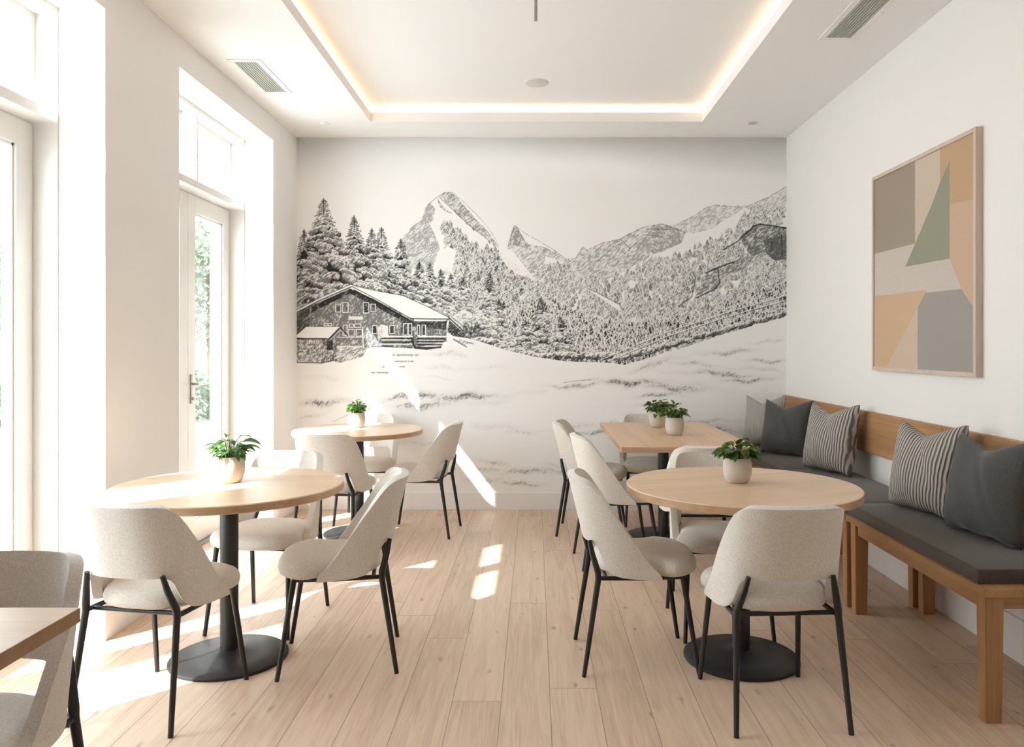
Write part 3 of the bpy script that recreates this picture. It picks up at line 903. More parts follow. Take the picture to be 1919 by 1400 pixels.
# ------------------------------------------------------------------ french doors and transom windows in the left wall
def make_opening(k, a, b, mull):
    d = bpy.data.objects.new('door_%d' % k, None); COL.objects.link(d); struct(d, 'pair of white glazed french doors in the deep opening'); d.location = (XGL, (a+b)/2, 0)
    w = bpy.data.objects.new('window_%d' % k, None); COL.objects.link(w); struct(w, 'transom window above the french doors'); w.location = (XGL, (a+b)/2, 2.465)
    def rel(L, o):
        ox, oy, oz = o.location
        return [(x0-ox, x1-ox, y0-oy, y1-oy, z0-oz, z1-oz) for x0, x1, y0, y1, z0, z1 in L]
    xb = XOUT+.001
    jt = .008
    obj('door_frame', boxes(rel([(xb, XFR, a, a+.03, 0, 2.417), (xb, XFR, b-jt, b, 0, 2.417), (xb, XFR, a, b, 2.417, 2.465)], d), .001), M_FRAME, d)
    obj('threshold', boxes(rel([(xb, XGL+.05, a+.03, b-jt, 0, .018)], d)), M_STEEL, d)
    obj('window_frame', boxes(rel([(xb, XFR, a, a+.03, 2.465, HEAD), (xb, XFR, b-jt, b, 2.465, HEAD), (xb, XFR, a+.03, b-jt, HEAD-.028, HEAD), (XGL-.02, XFR, mull-.011, mull+.011, 2.465, HEAD-.028),
                                   (XGL-.02, XGL+.02, mull+.011, mull+.03, 2.465, HEAD-.06), (XGL-.02, XGL+.02, b-jt-.03, b-jt, 2.465, HEAD-.06), (XGL-.02, XGL+.02, a+.03, mull-.011, HEAD-.06, HEAD-.028), (XGL-.02, XGL+.02, mull+.011, b-jt, HEAD-.06, HEAD-.028)], w), .001), M_FRAME, w)
    for y0, y1 in ((a+.03, mull-.011), (mull+.03, b-jt-.03)):
        obj('glass_pane', boxes(rel([(XGL-.003, XGL+.003, y0, y1, 2.465, HEAD-.06)], w)), M_GLASS, w)
    m0 = a+.03; m1 = b-jt; mid = mull+.11
    for y0, y1 in ((m0+.003, mid-.002), (mid+.002, m1-.003)):
        st, z0, z1, gt, gb = .115, .02, 2.410, 2.293, .18
        X0, X1 = XGL-.045, XGL+.010
        leaf = obj('door_leaf', boxes(rel([(X0, X1, y0, y0+st, z0, z1), (X0, X1, y1-st, y1, z0, z1), (X0, X1, y0+st, y1-st, z0, gb), (X0, X1, y0+st, y1-st, gt, z1),
                                          (X0+.012, X1-.012, y0+st, y0+st+.014, gb, gt), (X0+.012, X1-.012, y1-st-.014, y1-st, gb, gt), (X0+.012, X1-.012, y0+st, y1-st, gb, gb+.014), (X0+.012, X1-.012, y0+st, y1-st, gt-.014, gt)], d), .0015), M_FRAME, d)
        obj('glass_pane', boxes(rel([(XGL-.022, XGL-.016, y0+st, y1-st, gb, gt)], d)), M_GLASS, leaf)
        if y0 > mid-.05:
            bm = bmesh.new()
            hx, hy = X1, y0+.045
            box(bm, hx, hx+.008, hy-.012, hy+.012, .985, 1.185, .002)
            tube(bm, [(hx+.006, hy, 1.12), (hx+.05, hy, 1.12)], [.009, .009])
            tube(bm, [(hx+.05, hy-.008, 1.12), (hx+.05, hy+.06, 1.12), (hx+.052, hy+.125, 1.119)], [.0095, .009, .008])
            tube(bm, [(hx+.006, hy, 1.02), (hx+.022, hy, 1.02)], [.011, .011])
            ox, oy, oz = d.location
            bmesh.ops.translate(bm, verts=bm.verts, vec=(-ox, -oy, -oz))
            obj('door_handle', bm, M_STEEL, leaf, label='brushed metal lever handle')
make_opening(1, *OPEN[0], 2.775)
make_opening(2, *OPEN[1], 5.100)
# ------------------------------------------------------------------ ceiling fittings
def vent(x0, x1, y0, y1, label):
    t = thing('ceiling_vent', label, 'vent', ((x0+x1)/2, (y0+y1)/2, ZC), 0, 'slatted ceiling vents')
    w, h = (x1-x0)/2, (y1-y0)/2
    f = .034
    obj('frame', boxes([(-w-f, -w, -h-f, h+f, -.005, 0), (w, w+f, -h-f, h+f, -.005, 0), (-w, w, -h-f, -h, -.005, 0), (-w, w, h, h+f, -.005, 0)], .001), M_VENT, t)
    L = [(-w, w, -h, h, -.001, 0)]
    obj('backing', boxes(L), M_DARK, t)
    sl = []
    n = 9
    for k in range(n):
        xc = -w+(k+.5)*2*w/n
        sl.append((xc-.0055, xc+.0055, -h, h, -.006, -.001))
    obj('grille', boxes(sl, .0008), M_GRILLE, t)
vent(-1.855, -1.715, 4.77, 5.33, 'slatted white ceiling vent above the windows')
vent(1.652, 1.795, 3.80, 4.39, 'slatted white ceiling vent on the bench side, cut by the top of the photo')
def disc(name, x, y, z, r, label, mat):
    bm = bmesh.new()
    lathe(bm, [(r*.86, -.009), (r*.97, -.006), (r, 0)], 48)
    tag(shade_by_angle(obj(name, bm, mat)), label, 'ceiling fitting').location = (x, y, z)
disc('ceiling_speaker', .012, 5.52, ZT, .088, 'round flat speaker disc in the middle of the ceiling tray', plain('speaker_white', (.66, .66, .63), .6))
disc('smoke_sensor', 1.71, 6.08, ZC, .038, 'small round disc in the ceiling border near the right wall', plain('sensor_grey', (.55, .53, .5), .5))
disc('smoke_sensor', -1.65, 6.10, ZC, .036, 'small pale disc in the ceiling border near the window wall', M_VENT)
bm = bmesh.new()
tube(bm, [(0, 0, 0), (0, 0, .46)], [.0072, .0072])
o = obj('hanging_rod', bm, M_STEEL, smooth=False); shade_by_angle(o); o.location = (.005, 3.4, 2.808)
tag(o, 'thin grey metal rod hanging from the ceiling tray at the top of the photo', 'rod')

# ------------------------------------------------------------------ framed picture on the right wall
t = thing('framed_picture', 'large framed abstract picture of grey, tan and green shapes on the right wall', 'picture', (XR, 4.224, 1.23))
y0, y1, zz0, zz1 = -.565, .563, 0, 1.188
fx0 = -.036
obj('frame', boxes([(fx0, 0, y0, y0+.022, zz0, zz1), (fx0, 0, y1-.022, y1, zz0, zz1), (fx0, 0, y0+.022, y1-.022, zz0, zz0+.022), (fx0, 0, y0+.022, y1-.022, zz1-.022, zz1)], .0015), wood('pale_frame', (.50, .40, .33), (.62, .51, .44), 'z', .6, .5), t)
def S2L(c):
    return tuple(((v/255.0+.055)/1.055)**2.4 for v in c)
def canvas_mat(name, c):
    return fabric(name, tuple(v*.80 for v in S2L(c)), tuple(min(1, v*.92) for v in S2L(c)), 260, .15, .9, 0)
cv = obj('canvas', boxes([(fx0+.010, -.002, y0+.02, y1-.02, zz0+.02, zz1-.02)]), canvas_mat('canvas_cream', (206, 196, 187)), t)
PATCH = [('grey_brown', (165, 152, 138), [(4.765, 2.398), (4.262, 2.398), (4.262, 1.943), (4.765, 1.946)]),
         ('pale_sand', (208, 193, 176), [(4.262, 2.398), (3.998, 2.398), (3.998, 2.248), (4.258, 1.942)]),
         ('tan', (198, 167, 136), [(3.998, 2.398), (3.680, 2.398), (3.680, 2.077), (3.998, 2.099)]),
         ('rose_sand', (206, 178, 156), [(3.904, 2.093), (3.680, 2.077), (3.680, 1.563), (3.710, 1.581), (3.741, 1.606), (3.795, 1.659), (3.855, 1.746), (3.904, 1.82)]),
         ('sage', (156, 155, 139), [(3.904, 2.314), (3.904, 1.82), (4.371, 1.826), (4.253, 1.945), (4.07, 2.134), (3.998, 2.222)]),
         ('stone_grey', (166, 160, 155), [(4.145, 1.663), (3.795, 1.659), (3.741, 1.606), (3.710, 1.581), (3.680, 1.563), (3.680, 1.250), (4.228, 1.250), (4.228, 1.59)]),
         ('ochre_sand', (208, 178, 148), [(4.765, 1.683), (4.134, 1.679), (4.156, 1.655), (4.607, 1.250), (4.765, 1.250)]),
         ('pink_sand', (211, 190, 170), [(4.228, 1.59), (4.228, 1.250), (4.607, 1.250)])]
bm = bmesh.new()
mats = []
for i, (nm, c, P) in enumerate(PATCH):
    mats.append(canvas_mat('canvas_'+nm, c))
    vsx = [bm.verts.new((fx0+.0098-.0003*i, y-4.224, z-1.23)) for y, z in P]
    f = bm.faces.new(vsx); f.material_index = i
    r = bmesh.ops.triangulate(bm, faces=[f])
obj('painted_shapes', bm, None, t, mats=mats)

# ------------------------------------------------------------------ chairs
def chaikin(P, n=3):
    for _ in range(n):
        Q = [P[0]]
        for (xa, ya), (xb, yb) in zip(P[:-1], P[1:]):
            Q.append((xa*.75+xb*.25, ya*.75+yb*.25)); Q.append((xa*.25+xb*.75, ya*.25+yb*.75))
        Q.append(P[-1]); P = Q
    return P
def shell_mesh():
    w, D, yc, nn = .212, .195, .0, 2.7
    pts = []
    for k in range(201):
        th = k/200*math.pi/2
        pts.append((w*math.sin(th)**(2/nn), yc-D*math.cos(th)**(2/nn)))
    pts.append((w+.003, .045)); pts.append((w+.004, .078))
    pts = np.array(pts); seg = np.hypot(*np.diff(pts, axis=0).T); L = np.concatenate([[0], np.cumsum(seg)])
    A = L[-1]
    zt = np.array(chaikin([(0, .815), (.11, .815), (.172, .813), (.214, .790), (.250, .725), (A-.055, .478), (A-.006, .428), (A, .414)], 3))
    zb = np.array(chaikin([(0, .548), (.09, .548), (.150, .547), (.172, .532), (.183, .480), (.196, .438), (.235, .412), (A, .404)], 3))
    bm = bmesh.new()
    NU, NV = 96, 14
    grid = []
    # denser where the arch turns
    base = np.linspace(-1, 1, NU+1)
    for u in base:
        a = abs(u)*A; sg = 1 if u >= 0 else -1
        x = np.interp(a, L, pts[:, 0])*sg; y = np.interp(a, L, pts[:, 1])
        z1 = np.interp(a, zt[:, 0], zt[:, 1]); z0 = np.interp(a, zb[:, 0], zb[:, 1])
        col = []
        for j in range(NV+1):
            z = z0+(z1-z0)*j/NV
            tt = max(0, (z-.43)/.385)
            yy = y-.088*tt**1.15
            xx = x*(1-.03*tt)+sg*0
            col.append(bm.verts.new((xx, yy, z)))
        grid.append(col)
    for i in range(NU):
        for j in range(NV):
            bm.faces.new((grid[i][j], grid[i+1][j], grid[i+1][j+1], grid[i][j+1]))
    return bm
def seat_mesh():
    bm = bmesh.new()
    prof = [(.045, .411), (.018, .413), (.004, .424), (0, .442), (.003, .458), (.012, .472), (.030, .482), (.06, .488), (.11, .492), (.16, .493)]
    N = 72
    rings = []
    for ins, z in prof:
        ring = []
        for k in range(N):
            th = 2*math.pi*k/N
            c, s = math.cos(th), math.sin(th)
            n = 2.9
            yy = .035+(.222 if s > 0 else .218)*math.copysign(abs(s)**(2/n), s)
            k_ = min(1, max(0, (yy-.05)/.10)); k_ = k_*k_*(3-2*k_)
            hx = .199+.043*k_
            x = hx*math.copysign(abs(c)**(2/n), c)
            y = .035+(.222 if s > 0 else .218)*math.copysign(abs(s)**(2/n), s)
            f = max(.02, 1-ins/.235)
            ring.append(bm.verts.new((x*f, .035+(y-.035)*f, z)))
        rings.append(ring)
    for r0, r1 in zip(rings[:-1], rings[1:]):
        for k in range(N):
            bm.faces.new((r0[k], r0[(k+1) % N], r1[(k+1) % N], r1[k]))
    bm.faces.new(rings[0]); bm.faces.new(rings[-1])
    return bm
def bake(o):
    """apply the modifiers so that copies share a finished mesh"""
    dg = bpy.context.evaluated_depsgraph_get()
    me = bpy.data.meshes.new_from_object(o.evaluated_get(dg))
    o.modifiers.clear(); o.data = me
    me.polygons.foreach_set('use_smooth', [True]*len(me.polygons))
def make_chair():
    t = thing('dining_chair', '', 'chair')
    s = obj('seat', seat_mesh(), M_CHAIR, t, smooth=True)
    sh = obj('backrest', shell_mesh(), M_CHAIR, t, smooth=True)
    md = sh.modifiers.new('thick', 'SOLIDIFY'); md.thickness = .034; md.offset = 0
    md.use_even_offset = False
    m2 = sh.modifiers.new('bev', 'BEVEL'); m2.width = .011; m2.segments = 3; m2.limit_method = 'ANGLE'; m2.angle_limit = math.radians(50)
    bpy.context.view_layer.update()
    bake(sh)
    for sx in (-1, 1):
        bm = bmesh.new()
        tube(bm, [(sx*.178, .168, .415), (sx*.182, .175, .40), (sx*.207, .238, 0)], [.0125, .0125, .0095])
        shade_by_angle(obj('leg', bm, M_LEG, t), 50)
        bm = bmesh.new()
        tube(bm, [(sx*.154, -.218, .556), (sx*.166, -.207, .50), (sx*.186, -.186, .428), (sx*.188, -.185, .40), (sx*.207, -.247, 0)], [.009, .012, .014, .013, .0095])
        shade_by_angle(obj('leg', bm, M_LEG, t), 50)
    bm = bmesh.new()
    for sx in (-1, 1):
        tube(bm, [(sx*.186, -.190, .404), (sx*.186, .0, .402), (sx*.179, .172, .404)], [.0095, .0095, .0095])
    tube(bm, [(-.179, .168, .404), (.179, .168, .404)], [.009, .009])
    tube(bm, [(-.185, -.15, .402), (.185, -.15, .402)], [.009, .009])
    shade_by_angle(obj('seat_frame', bm, M_LEG, t), 50)
    return t
CHAIRS = [  # x, y, facing (degrees, 0 = away from the viewer), label, group
    (-1.440, 3.006, -10.7, 'beige chair with its back to the viewer at the near-left round table', 'chairs at the near-left round table'),
    (-1.335, 3.890, 173, 'beige chair behind the near-left round table, by the french doors, facing the viewer', 'chairs at the near-left round table'),
    (-.860, 3.425, 99.6, 'beige chair seen side-on at the aisle side of the near-left round table', 'chairs at the near-left round table'),
    (-1.345, 5.235, -7, 'beige chair with its back to the viewer at the far-left round table', 'chairs at the far-left round table'),
    (-1.330, 6.150, 180, 'beige chair between the far-left round table and the mural wall', 'chairs at the far-left round table'),
    (-.835, 5.750, 84, 'beige chair seen side-on at the aisle side of the far-left round table', 'chairs at the far-left round table'),
    (.904, 2.980, 3, 'beige chair with its back to the viewer in front of the right round table', 'chairs at the right round table'),
    (.445, 3.440, -88, 'beige chair seen side-on at the aisle side of the right round table', 'chairs at the right round table'),
    (.905, 3.825, 180, 'beige chair behind the right round table, facing the viewer', 'chairs at the right round table'),
    (.985, 4.600, 0, 'beige chair at the near end of the rectangular table, back to the viewer', 'chairs at the rectangular table'),
    (.525, 4.960, -85, 'nearer of the two beige chairs on the aisle side of the rectangular table', 'chairs at the rectangular table'),
    (.430, 5.770, -98, 'farther of the two beige chairs on the aisle side of the rectangular table', 'chairs at the rectangular table'),
    (.900, 6.120, 180, 'beige chair between the rectangular table and the mural wall', 'chairs at the rectangular table'),
    (-1.40, 1.850, 179, 'large beige chair cut by the bottom-left corner, tucked under a square tabletop', 'chairs at the corner table'),
]
chair0 = make_chair()
for i, (x, y, a, lab, g) in enumerate(CHAIRS):
    c = chair0 if i == 0 else copy_tree(chair0)
    c.location = (x, y, 0)
    c.rotation_euler = (0, 0, math.radians(a))
    c['label'] = lab; c['category'] = 'chair'; c['group'] = g

# ------------------------------------------------------------------ tables
TZ = .768
def pedestal(t, r=.25, zt=.733, x=0, y=0):
    bm = bmesh.new()
    lathe(bm, [(r-.002, 0), (r, .003), (r, .011), (r-.006, .0155), (r*.6, .022), (.085, .030), (.055, .036), (.042, .045)], 72, x, y)
    shade_by_angle(obj('base', bm, M_BASE, t), 40)
    bm = bmesh.new()
    lathe(bm, [(.0385, .04), (.0385, zt-.006)], 40, x, y)
    shade_by_angle(obj('column', bm, M_BASE, t), 40)
    bm = bmesh.new()
    box(bm, x-.16, x+.16, y-.16, y+.16, zt-.008, zt)
    obj('top_plate', bm, M_BASE, t)
def shaded_edge_wood(o, m):  # side faces take a darker oak that has the edge shade in its colour
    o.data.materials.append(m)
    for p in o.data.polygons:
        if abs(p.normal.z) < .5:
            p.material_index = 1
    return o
def round_table(x, y, r, label, rot=0):
    t = thing('round_table', label, 'table', (x, y, 0), rot, 'round oak pedestal tables')
    bm = bmesh.new()
    lathe(bm, [(r-.004, TZ-.035), (r, TZ-.031), (r, TZ-.004), (r-.004, TZ)], 128)
    shaded_edge_wood(shade_by_angle(obj('tabletop', bm, M_TABLE, t), 30), M_EDGE_SHADED)
    pedestal(t)
round_table(-1.350, 3.42, .492, 'near round oak table on a black pedestal on the window side')
round_table(.912, 3.42, .503, 'round oak table on a black pedestal on the bench side', .3)
round_table(-1.294, 5.68, .470, 'far round oak table beside the mural on the window side', .2)
t = thing('rectangular_table', 'rectangular oak table with two potted plants in front of the mural', 'table', (.938, 5.44, 0))
shaded_edge_wood(obj('tabletop', boxes([(-.415, .415, -.77, .76, TZ-.035, TZ)], .003), wood('oak_tabletop_long', (.57, .37, .22), (.75, .53, .345), 'y', .55, .38, board=.12, bvar=.07), t), M_EDGE_SHADED)
pedestal(t, .27, .733, -.01, .14)
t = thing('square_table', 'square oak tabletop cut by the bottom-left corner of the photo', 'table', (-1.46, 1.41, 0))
shaded_edge_wood(obj('tabletop', boxes([(-.398, .398, -.4, .4, TZ-.034, TZ)], .002), wood('oak_tabletop_corner', (.36, .21, .115), (.50, .315, .185), 'x', .5, .38), t), wood('oak_corner_edge_shaded', (.27, .15, .08), (.38, .23, .13), 'x', .8, .45))
pedestal(t, .25, .734)

# ------------------------------------------------------------------ bench along the right wall
def taper_leg(bm, x0, x1, y0, y1, z0, z1, k=.86):
    r = bmesh.ops.create_cube(bm, size=1.0)
    for v in r['verts']:
        f = k if v.co.z < 0 else 1.0
        v.co = Vector(((x0+x1)/2+v.co.x*(x1-x0)*f, (y0+y1)/2+v.co.y*(y1-y0)*f, (z0+z1)/2+v.co.z*(z1-z0)))
    es = list({e for v in r['verts'] for e in v.link_edges})
    bmesh.ops.bevel(bm, geom=es, offset=.003, segments=2, affect='EDGES')
BX0, BX1 = 1.625, 2.075
def bench(y0, y1, label):
    t = thing('bench', label, 'bench', (0, y0, 0), 0, 'oak benches along the right wall')
    L = y1-y0
    obj('seat_board', boxes([(BX0, BX1, 0, L, .468, .497)], .002), M_BENCH_Y, t)
    for x0, x1 in ((BX0+.03, BX0+.052), (BX1-.05, BX1-.03)):
        obj('apron', boxes([(x0, x1, .07, L-.07, .408, .468)], .0015), M_BENCH_Y, t)
    for ya, yb in ((.035, .057), (L-.057, L-.035)):
        obj('end_rail', boxes([(BX0+.09, BX1-.07, ya, yb, .415, .468)], .0015), M_BENCH_X, t)
    for x0 in (BX0+.018, BX1-.085):
        for yy in (.018, L-.082):
            bm = bmesh.new(); taper_leg(bm, x0, x0+.068, yy, yy+.064, 0, .468)
            obj('leg', bm, M_BENCH_Z, t)
bench(2.80, 4.045, 'nearest oak bench section with its square front leg in full view')
bench(4.055, 5.19, 'middle oak bench section behind the right round table')
bench(5.20, 6.44, 'farthest oak bench section in the corner by the mural')
def cushion(y0, y1, label):
    bm = bmesh.new()
    box(bm, BX0+.018, BX1+.012, y0, y1, .498, .556)
    bmesh.ops.subdivide_edges(bm, edges=bm.edges[:], cuts=14, use_grid_fill=True)
    cx, cy = (BX0+BX1)/2, (y0+y1)/2
    for v in bm.verts:
        if v.co.z > .55:
            u = (v.co.x-cx)/(BX1-BX0)*2; w = (v.co.y-cy)/(y1-y0)*2
            v.co.z += .012*max(0, 1-u**4)*max(0, 1-w**6)-.004
    o = obj('bench_cushion', bm, M_CUSH, smooth=True)
    md = o.modifiers.new('bev', 'BEVEL'); md.width = .02; md.segments = 3; md.limit_method = 'ANGLE'; md.angle_limit = math.radians(50)
    bpy.context.view_layer.update()
    bake(o)
    tag(o, label, 'cushion', 'charcoal bench cushions')
cushion(2.865, 4.07, 'long charcoal seat cushion on the nearest bench section')
cushion(4.075, 5.185, 'charcoal seat cushion on the middle bench section')
cushion(5.19, 6.46, 'charcoal seat cushion on the farthest bench section by the mural')
for ya, yb, lab in ((1.55, 2.70, 'oak backrest board on the wall beyond the right edge of the photo'), (2.704, 3.958, 'oak backrest board on the wall behind the two nearest pillows'),
                    (3.962, 5.238, 'oak backrest board on the wall behind the single striped pillow'), (5.242, 6.500, 'oak backrest board on the wall in the corner by the mural')):
    if ya < 2: continue
    bm = bmesh.new(); box(bm, XR-.036, XR, ya, yb, .711, .966, .002)
    tag(obj('backrest_board', bm, M_BENCH_Y), lab, 'backrest', 'oak backrest boards on the right wall')

# ------------------------------------------------------------------ pillows
def pillow(p0, p1, h, lean, thick, mat, label, seed=0, zb=.556):
    """p0, p1: floor-plan ends of the bottom edge; h: height of the cover; lean: tilt back in degrees"""
    r = random.Random(seed)
    p0 = Vector(p0); p1 = Vector(p1)
    w = (p1-p0).length
    bm = bmesh.new()
    N = 36
    rows = {}
    for side in (1, -1):
        for i in range(N+1):
            for j in range(N+1):
                u = -1+2*i/N; v = -1+2*j/N
                if side == -1 and (i in (0, N) or j in (0, N)):
                    rows[(side, i, j)] = rows[(1, i, j)]; continue
                e = ((1-u*u)*(1-v*v))
                th = thick*.5*max(0, e)**.42
                # pulled corners, hollow edges
                cu = 1-.075*(1-v*v); cvv = 1-.05*(1-u*u)*(1 if v < 0 else .2)
                x = u*cu*w/2; z = v*cvv*h/2
                # chop: the top edge dips between two peaks
                dip = max(0, v)**2.2*max(0, 1-(math.sqrt((u+.12)**2+.012)-.05)*1.02)**1.15*h*.18
                z -= dip
                th *= 1-.35*max(0, v)**2*math.exp(-(u/.4)**2)
                th *= 1.12-.18*v
                # soft creases
                th += .006*math.sin(5*u+3*v+seed)*e+.007*math.exp(-((u+v*.55-.35)/.09)**2)*e*(-1)
                if v < -.5: z += .012*(1-e)*math.sin(u*9+seed)*(0 if abs(u) > .95 else 1)*.3
                rows[(side, i, j)] = bm.verts.new((x, -side*th, z+h/2))
    for side in (1, -1):
        for i in range(N):
            for j in range(N):
                q = [rows[(side, i, j)], rows[(side, i+1, j)], rows[(side, i+1, j+1)], rows[(side, i, j+1)]]
                bm.faces.new(q if side == 1 else q[::-1])
    o = obj('pillow', bm, mat, smooth=True)
    d = (p1-p0).normalized()
    # local x along the bottom edge, local -y faces the room
    ang = math.atan2(d.y, d.x)
    o.rotation_euler = (Matrix.Rotation(ang, 4, 'Z') @ Matrix.Rotation(math.radians(-lean), 4, 'X')).to_euler()
    mid = (p0+p1)/2
    o.location = (mid.x, mid.y, zb+.012)
    tag(o, label, 'pillow', 'pillows on the bench')
    return o
pillow((1.70, 6.33), (1.96, 6.11), .42, 10, .155, M_RIBF, 'pale grey finely ribbed pillow in the far corner, half behind a dark one', 1)
pillow((1.72, 5.90), (1.98, 5.60), .42, 11, .175, M_PILD, 'plain dark grey pillow farther back, in front of the pale corner pillow', 2)
pillow((1.80, 5.18), (1.955, 4.79), .45, 10, .18, M_RIB, 'grey and cream ribbed pillow standing alone in the middle of the bench', 3)
pillow((1.82, 3.97), (1.93, 3.55), .45, 10, .18, M_RIB, 'grey and cream ribbed pillow beside the dark pillow cut by the right edge', 4)
pillow((1.86, 3.50), (1.925, 3.06), .44, 10, .19, M_PILD, 'plain dark grey pillow cut by the right edge of the photo', 5)

# ------------------------------------------------------------------ potted plants
def leaf(bm, base, dirv, L, W, droop, curl, r):
    d = Vector(dirv).normalized()
    side = d.cross(Vector((0, 0, 1)))
    if side.length < .1: side = Vector((1, 0, 0))
    side.normalize()
    roll = r.uniform(-.5, .5)
    n = 7
    cols = []
    p = Vector(base); dd = d.copy()
    for i in range(n+1):
        t = i/n
        wv = W*.5*(math.sin(math.pi*min(1, t**.72))**.85)*(1-.18*t)
        if i == n: wv = 0.0004
        up = side.cross(dd).normalized()
        sd = (side*math.cos(roll)+up*math.sin(roll)).normalized()
        uu = sd.cross(dd).normalized()
        cols.append([bm.verts.new(p-sd*wv+uu*wv*curl), bm.verts.new(p-sd*wv*.5+uu*wv*curl*.3), bm.verts.new(p), bm.verts.new(p+sd*wv*.5+uu*wv*curl*.3), bm.verts.new(p+sd*wv+uu*wv*curl)])
        p = p+dd*L/n
        dd = (dd+Vector((0, 0, -1))*droop/n).normalized()
    for a, b in zip(cols[:-1], cols[1:]):
        for k in range(4):
            bm.faces.new((a[k], a[k+1], b[k+1], b[k]))
def plant(x, y, label, mat, pr, ph, nl, spread, hgt, LL, WW, seed, rot=0, z=TZ, wide=None):
    r = random.Random(seed)
    t = thing('potted_plant', label, 'plant', (x, y, z), rot, 'potted plants on the tables')
    bm = bmesh.new()
    k = pr
    prof = [(k*.62, 0), (k*.70, .002), (k*.86, ph*.14), (k*.97, ph*.34), (k, ph*.55), (k*.985, ph*.78), (k*.93, ph*.95), (k*.915, ph), (k*.885, ph*1.0), (k*.87, ph*.97), (k*.87, ph*.86)]
    lathe(bm, prof, 56, close_top=False)
    shade_by_angle(obj('pot', bm, M_POT, t), 60)
    bm = bmesh.new(); lathe(bm, [(k*.875, ph*.86), (k*.5, ph*.885), (.004, ph*.89)], 32, close_bot=False)
    obj('soil', bm, M_SOIL, t, smooth=True)
    bm = bmesh.new(); bs = bmesh.new()
    for i in range(nl):
        a = r.uniform(0, 2*math.pi)
        q = r.random()**.55
        el = r.uniform(.0, 1.0)
        top = Vector((math.cos(a)*spread*q, math.sin(a)*spread*q, ph*.98+hgt*(.12+.88*(1-q*.65)*el)))
        root = Vector((math.cos(a)*k*.5*q, math.sin(a)*k*.5*q, ph*.88))
        midp = (root+top)/2+Vector((0, 0, hgt*.12))
        tube(bs, [root, midp, top], [.0018, .0015, .001], 5, False)
        ld = Vector((math.cos(a+r.uniform(-.5, .5))*(.35+q), math.sin(a+r.uniform(-.5, .5))*(.35+q), r.uniform(-.25, .75)*(1.2-q)))
        s = r.uniform(.7, 1.15)
        leaf(bm, top, ld, LL*s, WW*s, r.uniform(.5, 1.5), r.uniform(.1, .5), r)
    if wide:
        for a, e, L_ in wide:
            a = math.radians(a)
            root = Vector((0, 0, ph*.9)); top = Vector((math.cos(a)*spread*1.0, math.sin(a)*spread, ph+hgt*e))
            tube(bs, [root, (root+top)/2+Vector((0, 0, .02)), top], [.002, .0017, .0012], 5, False)
            leaf(bm, top-(top-root)*.1, Vector((math.cos(a), math.sin(a), .25)), L_, L_*.42, 1.1, .3, r)
    obj('foliage', bm, mat, t, smooth=True)
    obj('stems', bs, mat, t, smooth=True)
plant(-1.366, 3.47, 'potted plant with spreading pointed leaves on the near-left round table', M_LEAF, .063, .118, 46, .060, .095, .060, .030, 21, 0, wide=[(175, .35, .085), (160, .15, .07), (5, .75, .09), (15, .45, .09), (60, .95, .07), (120, 1.0, .075), (350, .1, .06), (185, .6, .07), (330, .3, .06)])
plant(.909, 3.47, 'potted plant with broad dark leaves on the right round table', M_LEAFD, .063, .112, 58, .062, .085, .062, .042, 33, .6, wide=[(180, .2, .07), (0, .3, .07), (195, .5, .07), (20, .6, .07), (340, 0, .06)])
plant(-1.330, 5.80, 'potted plant with small bright green leaves on the far-left round table', M_LEAFB, .058, .112, 150, .072, .105, .030, .020, 8)
plant(.960, 5.31, 'nearer of the two potted plants on the rectangular table', M_LEAFD, .063, .122, 100, .078, .105, .042, .030, 12)
plant(.924, 5.83, 'farther of the two potted plants on the rectangular table, with a hanging leaf', M_LEAFD, .061, .118, 70, .075, .115, .055, .038, 17, wide=[(255, -.2, .10), (270, -.15, .09)])

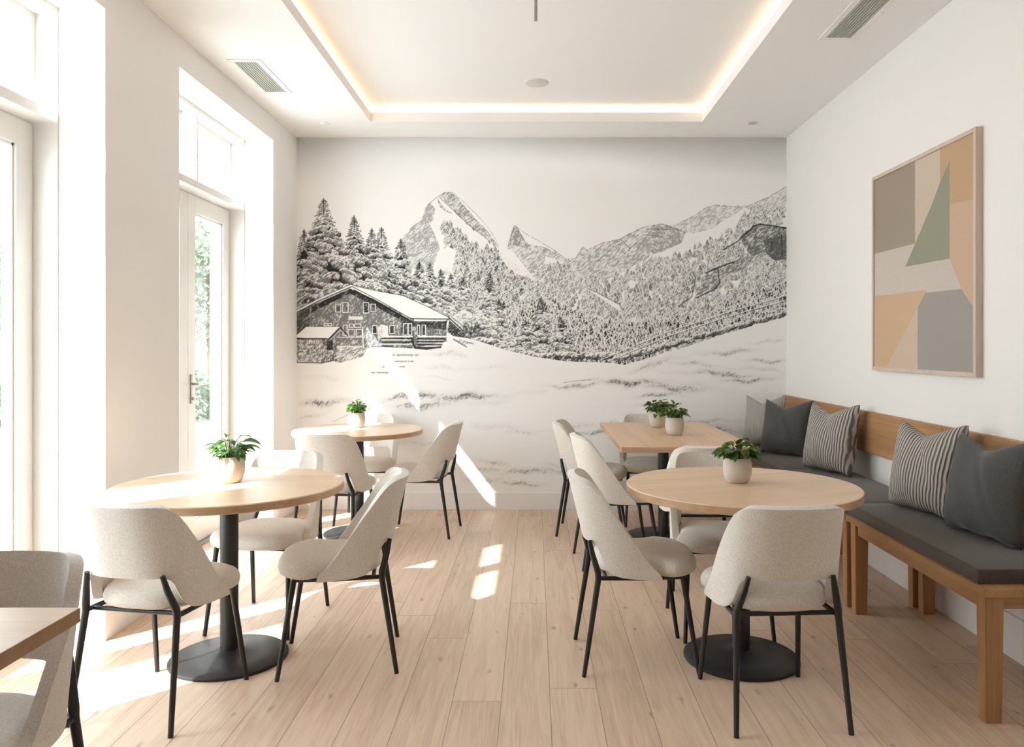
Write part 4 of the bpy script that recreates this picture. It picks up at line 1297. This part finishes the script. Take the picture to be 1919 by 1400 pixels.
# ------------------------------------------------------------------ outside, seen through the glass
M_PAVE = plain('pale_paving', (.60, .605, .60), .9, var=.08, bscale=2)
g = obj('ground', boxes([(-60, -2.5, -30, 70, -.25, -.15), (-2.5, 30, -30, -2.62, -.25, -.15)]), M_PAVE); struct(g, 'pale sunlit paving outside')
M_FOL = leaf_mat('tree_foliage', (.12, .15, .10), (.17, .21, .14), (.25, .29, .20))
M_BARK = plain('bark', (.16, .12, .09), .9)
def tree_out(x, y, h, rad, seed, label):
    r = random.Random(seed)
    t = thing('street_tree', label, 'tree', (x, y, -.15), 0, 'trees outside the french doors')
    bm = bmesh.new(); tube(bm, [(0, 0, 0), (.05, .03, h*.35), (0, 0, h*.7)], [.14, .11, .05], 10)
    obj('trunk', bm, M_BARK, t, smooth=True)
    bm = bmesh.new()
    for i in range(2600):
        a = r.uniform(0, 6.283); c = r.uniform(-1, 1); q = r.random()**.4
        s = math.sqrt(1-c*c)
        p = Vector((math.cos(a)*s*rad*q, math.sin(a)*s*rad*q, h*.66+c*q*h*.34))
        p += Vector((math.sin(p.z*3+a)*.2, math.cos(p.z*2.3)*.2, 0))
        d = Vector((r.uniform(-1, 1), r.uniform(-1, 1), r.uniform(-1, .6))).normalized()*r.uniform(.10, .2)
        e = d.cross(Vector((r.uniform(-1, 1), r.uniform(-1, 1), 1))).normalized()*.06
        bm.faces.new([bm.verts.new(p-e), bm.verts.new(p+d*.5-e*1.2), bm.verts.new(p+d), bm.verts.new(p+e)])
    obj('crown', bm, M_FOL, t)
tree_out(-7.6, 18.0, 4.6, 1.5, 3, 'leafy street tree seen through the far french doors')
tree_out(-16.0, 22.5, 5.2, 2.0, 4, 'leafy street tree seen through the near french doors')
M_FAC = plain('terracotta_facade', (.42, .25, .18), .9, var=.1, bscale=1.5)
b = thing('neighbouring_building', 'low terracotta building across the street behind the near french doors', 'building', (-24, 34, -.15))
obj('wall', boxes([(-6, 4, -3, 3, 0, 4.2)]), M_FAC, b)
obj('roof', boxes([(-6.3, 4.3, -3.3, 3.3, 4.2, 4.5)]), plain('roof_grey', (.3, .3, .31), .8), b)
for k in range(4):
    obj('window', boxes([(-5+k*2.4, -3.6+k*2.4, -3.04, -2.98, 1.0, 2.6)]), plain('dark_glazing', (.08, .1, .13), .15), b)
M_HEDGE = leaf_mat('hedge_leaves', (.07, .12, .06), (.12, .17, .09), (.2, .26, .16))
def shrub(x, y, rx, ry, h, seed, label):
    r = random.Random(seed)
    bm = bmesh.new()
    for i in range(1500):
        a = r.uniform(0, 6.283); c = r.uniform(0, 1); q = .75+.25*r.random(); s = math.sqrt(1-c*c)
        p = Vector((math.cos(a)*s*rx*q, math.sin(a)*s*ry*q, c*q*h))
        d = Vector((r.uniform(-1, 1), r.uniform(-1, 1), r.uniform(-.6, 1))).normalized()*.13
        e = d.cross(Vector((r.uniform(-1, 1), r.uniform(-1, 1), 1))).normalized()*.045
        bm.faces.new([bm.verts.new(p-e), bm.verts.new(p+d*.5-e), bm.verts.new(p+d), bm.verts.new(p+e)])
    o = obj('garden_shrub', bm, M_HEDGE); o.location = (x, y, -.15)
    tag(o, label, 'shrub', 'shrubs outside')
shrub(-7.4, 16.0, .9, .7, 1.15, 5, 'rounded grey-green shrub outside the far french doors')
shrub(-9.0, 13.5, 1.3, .7, 1.0, 6, 'low wide shrub outside the near french doors')
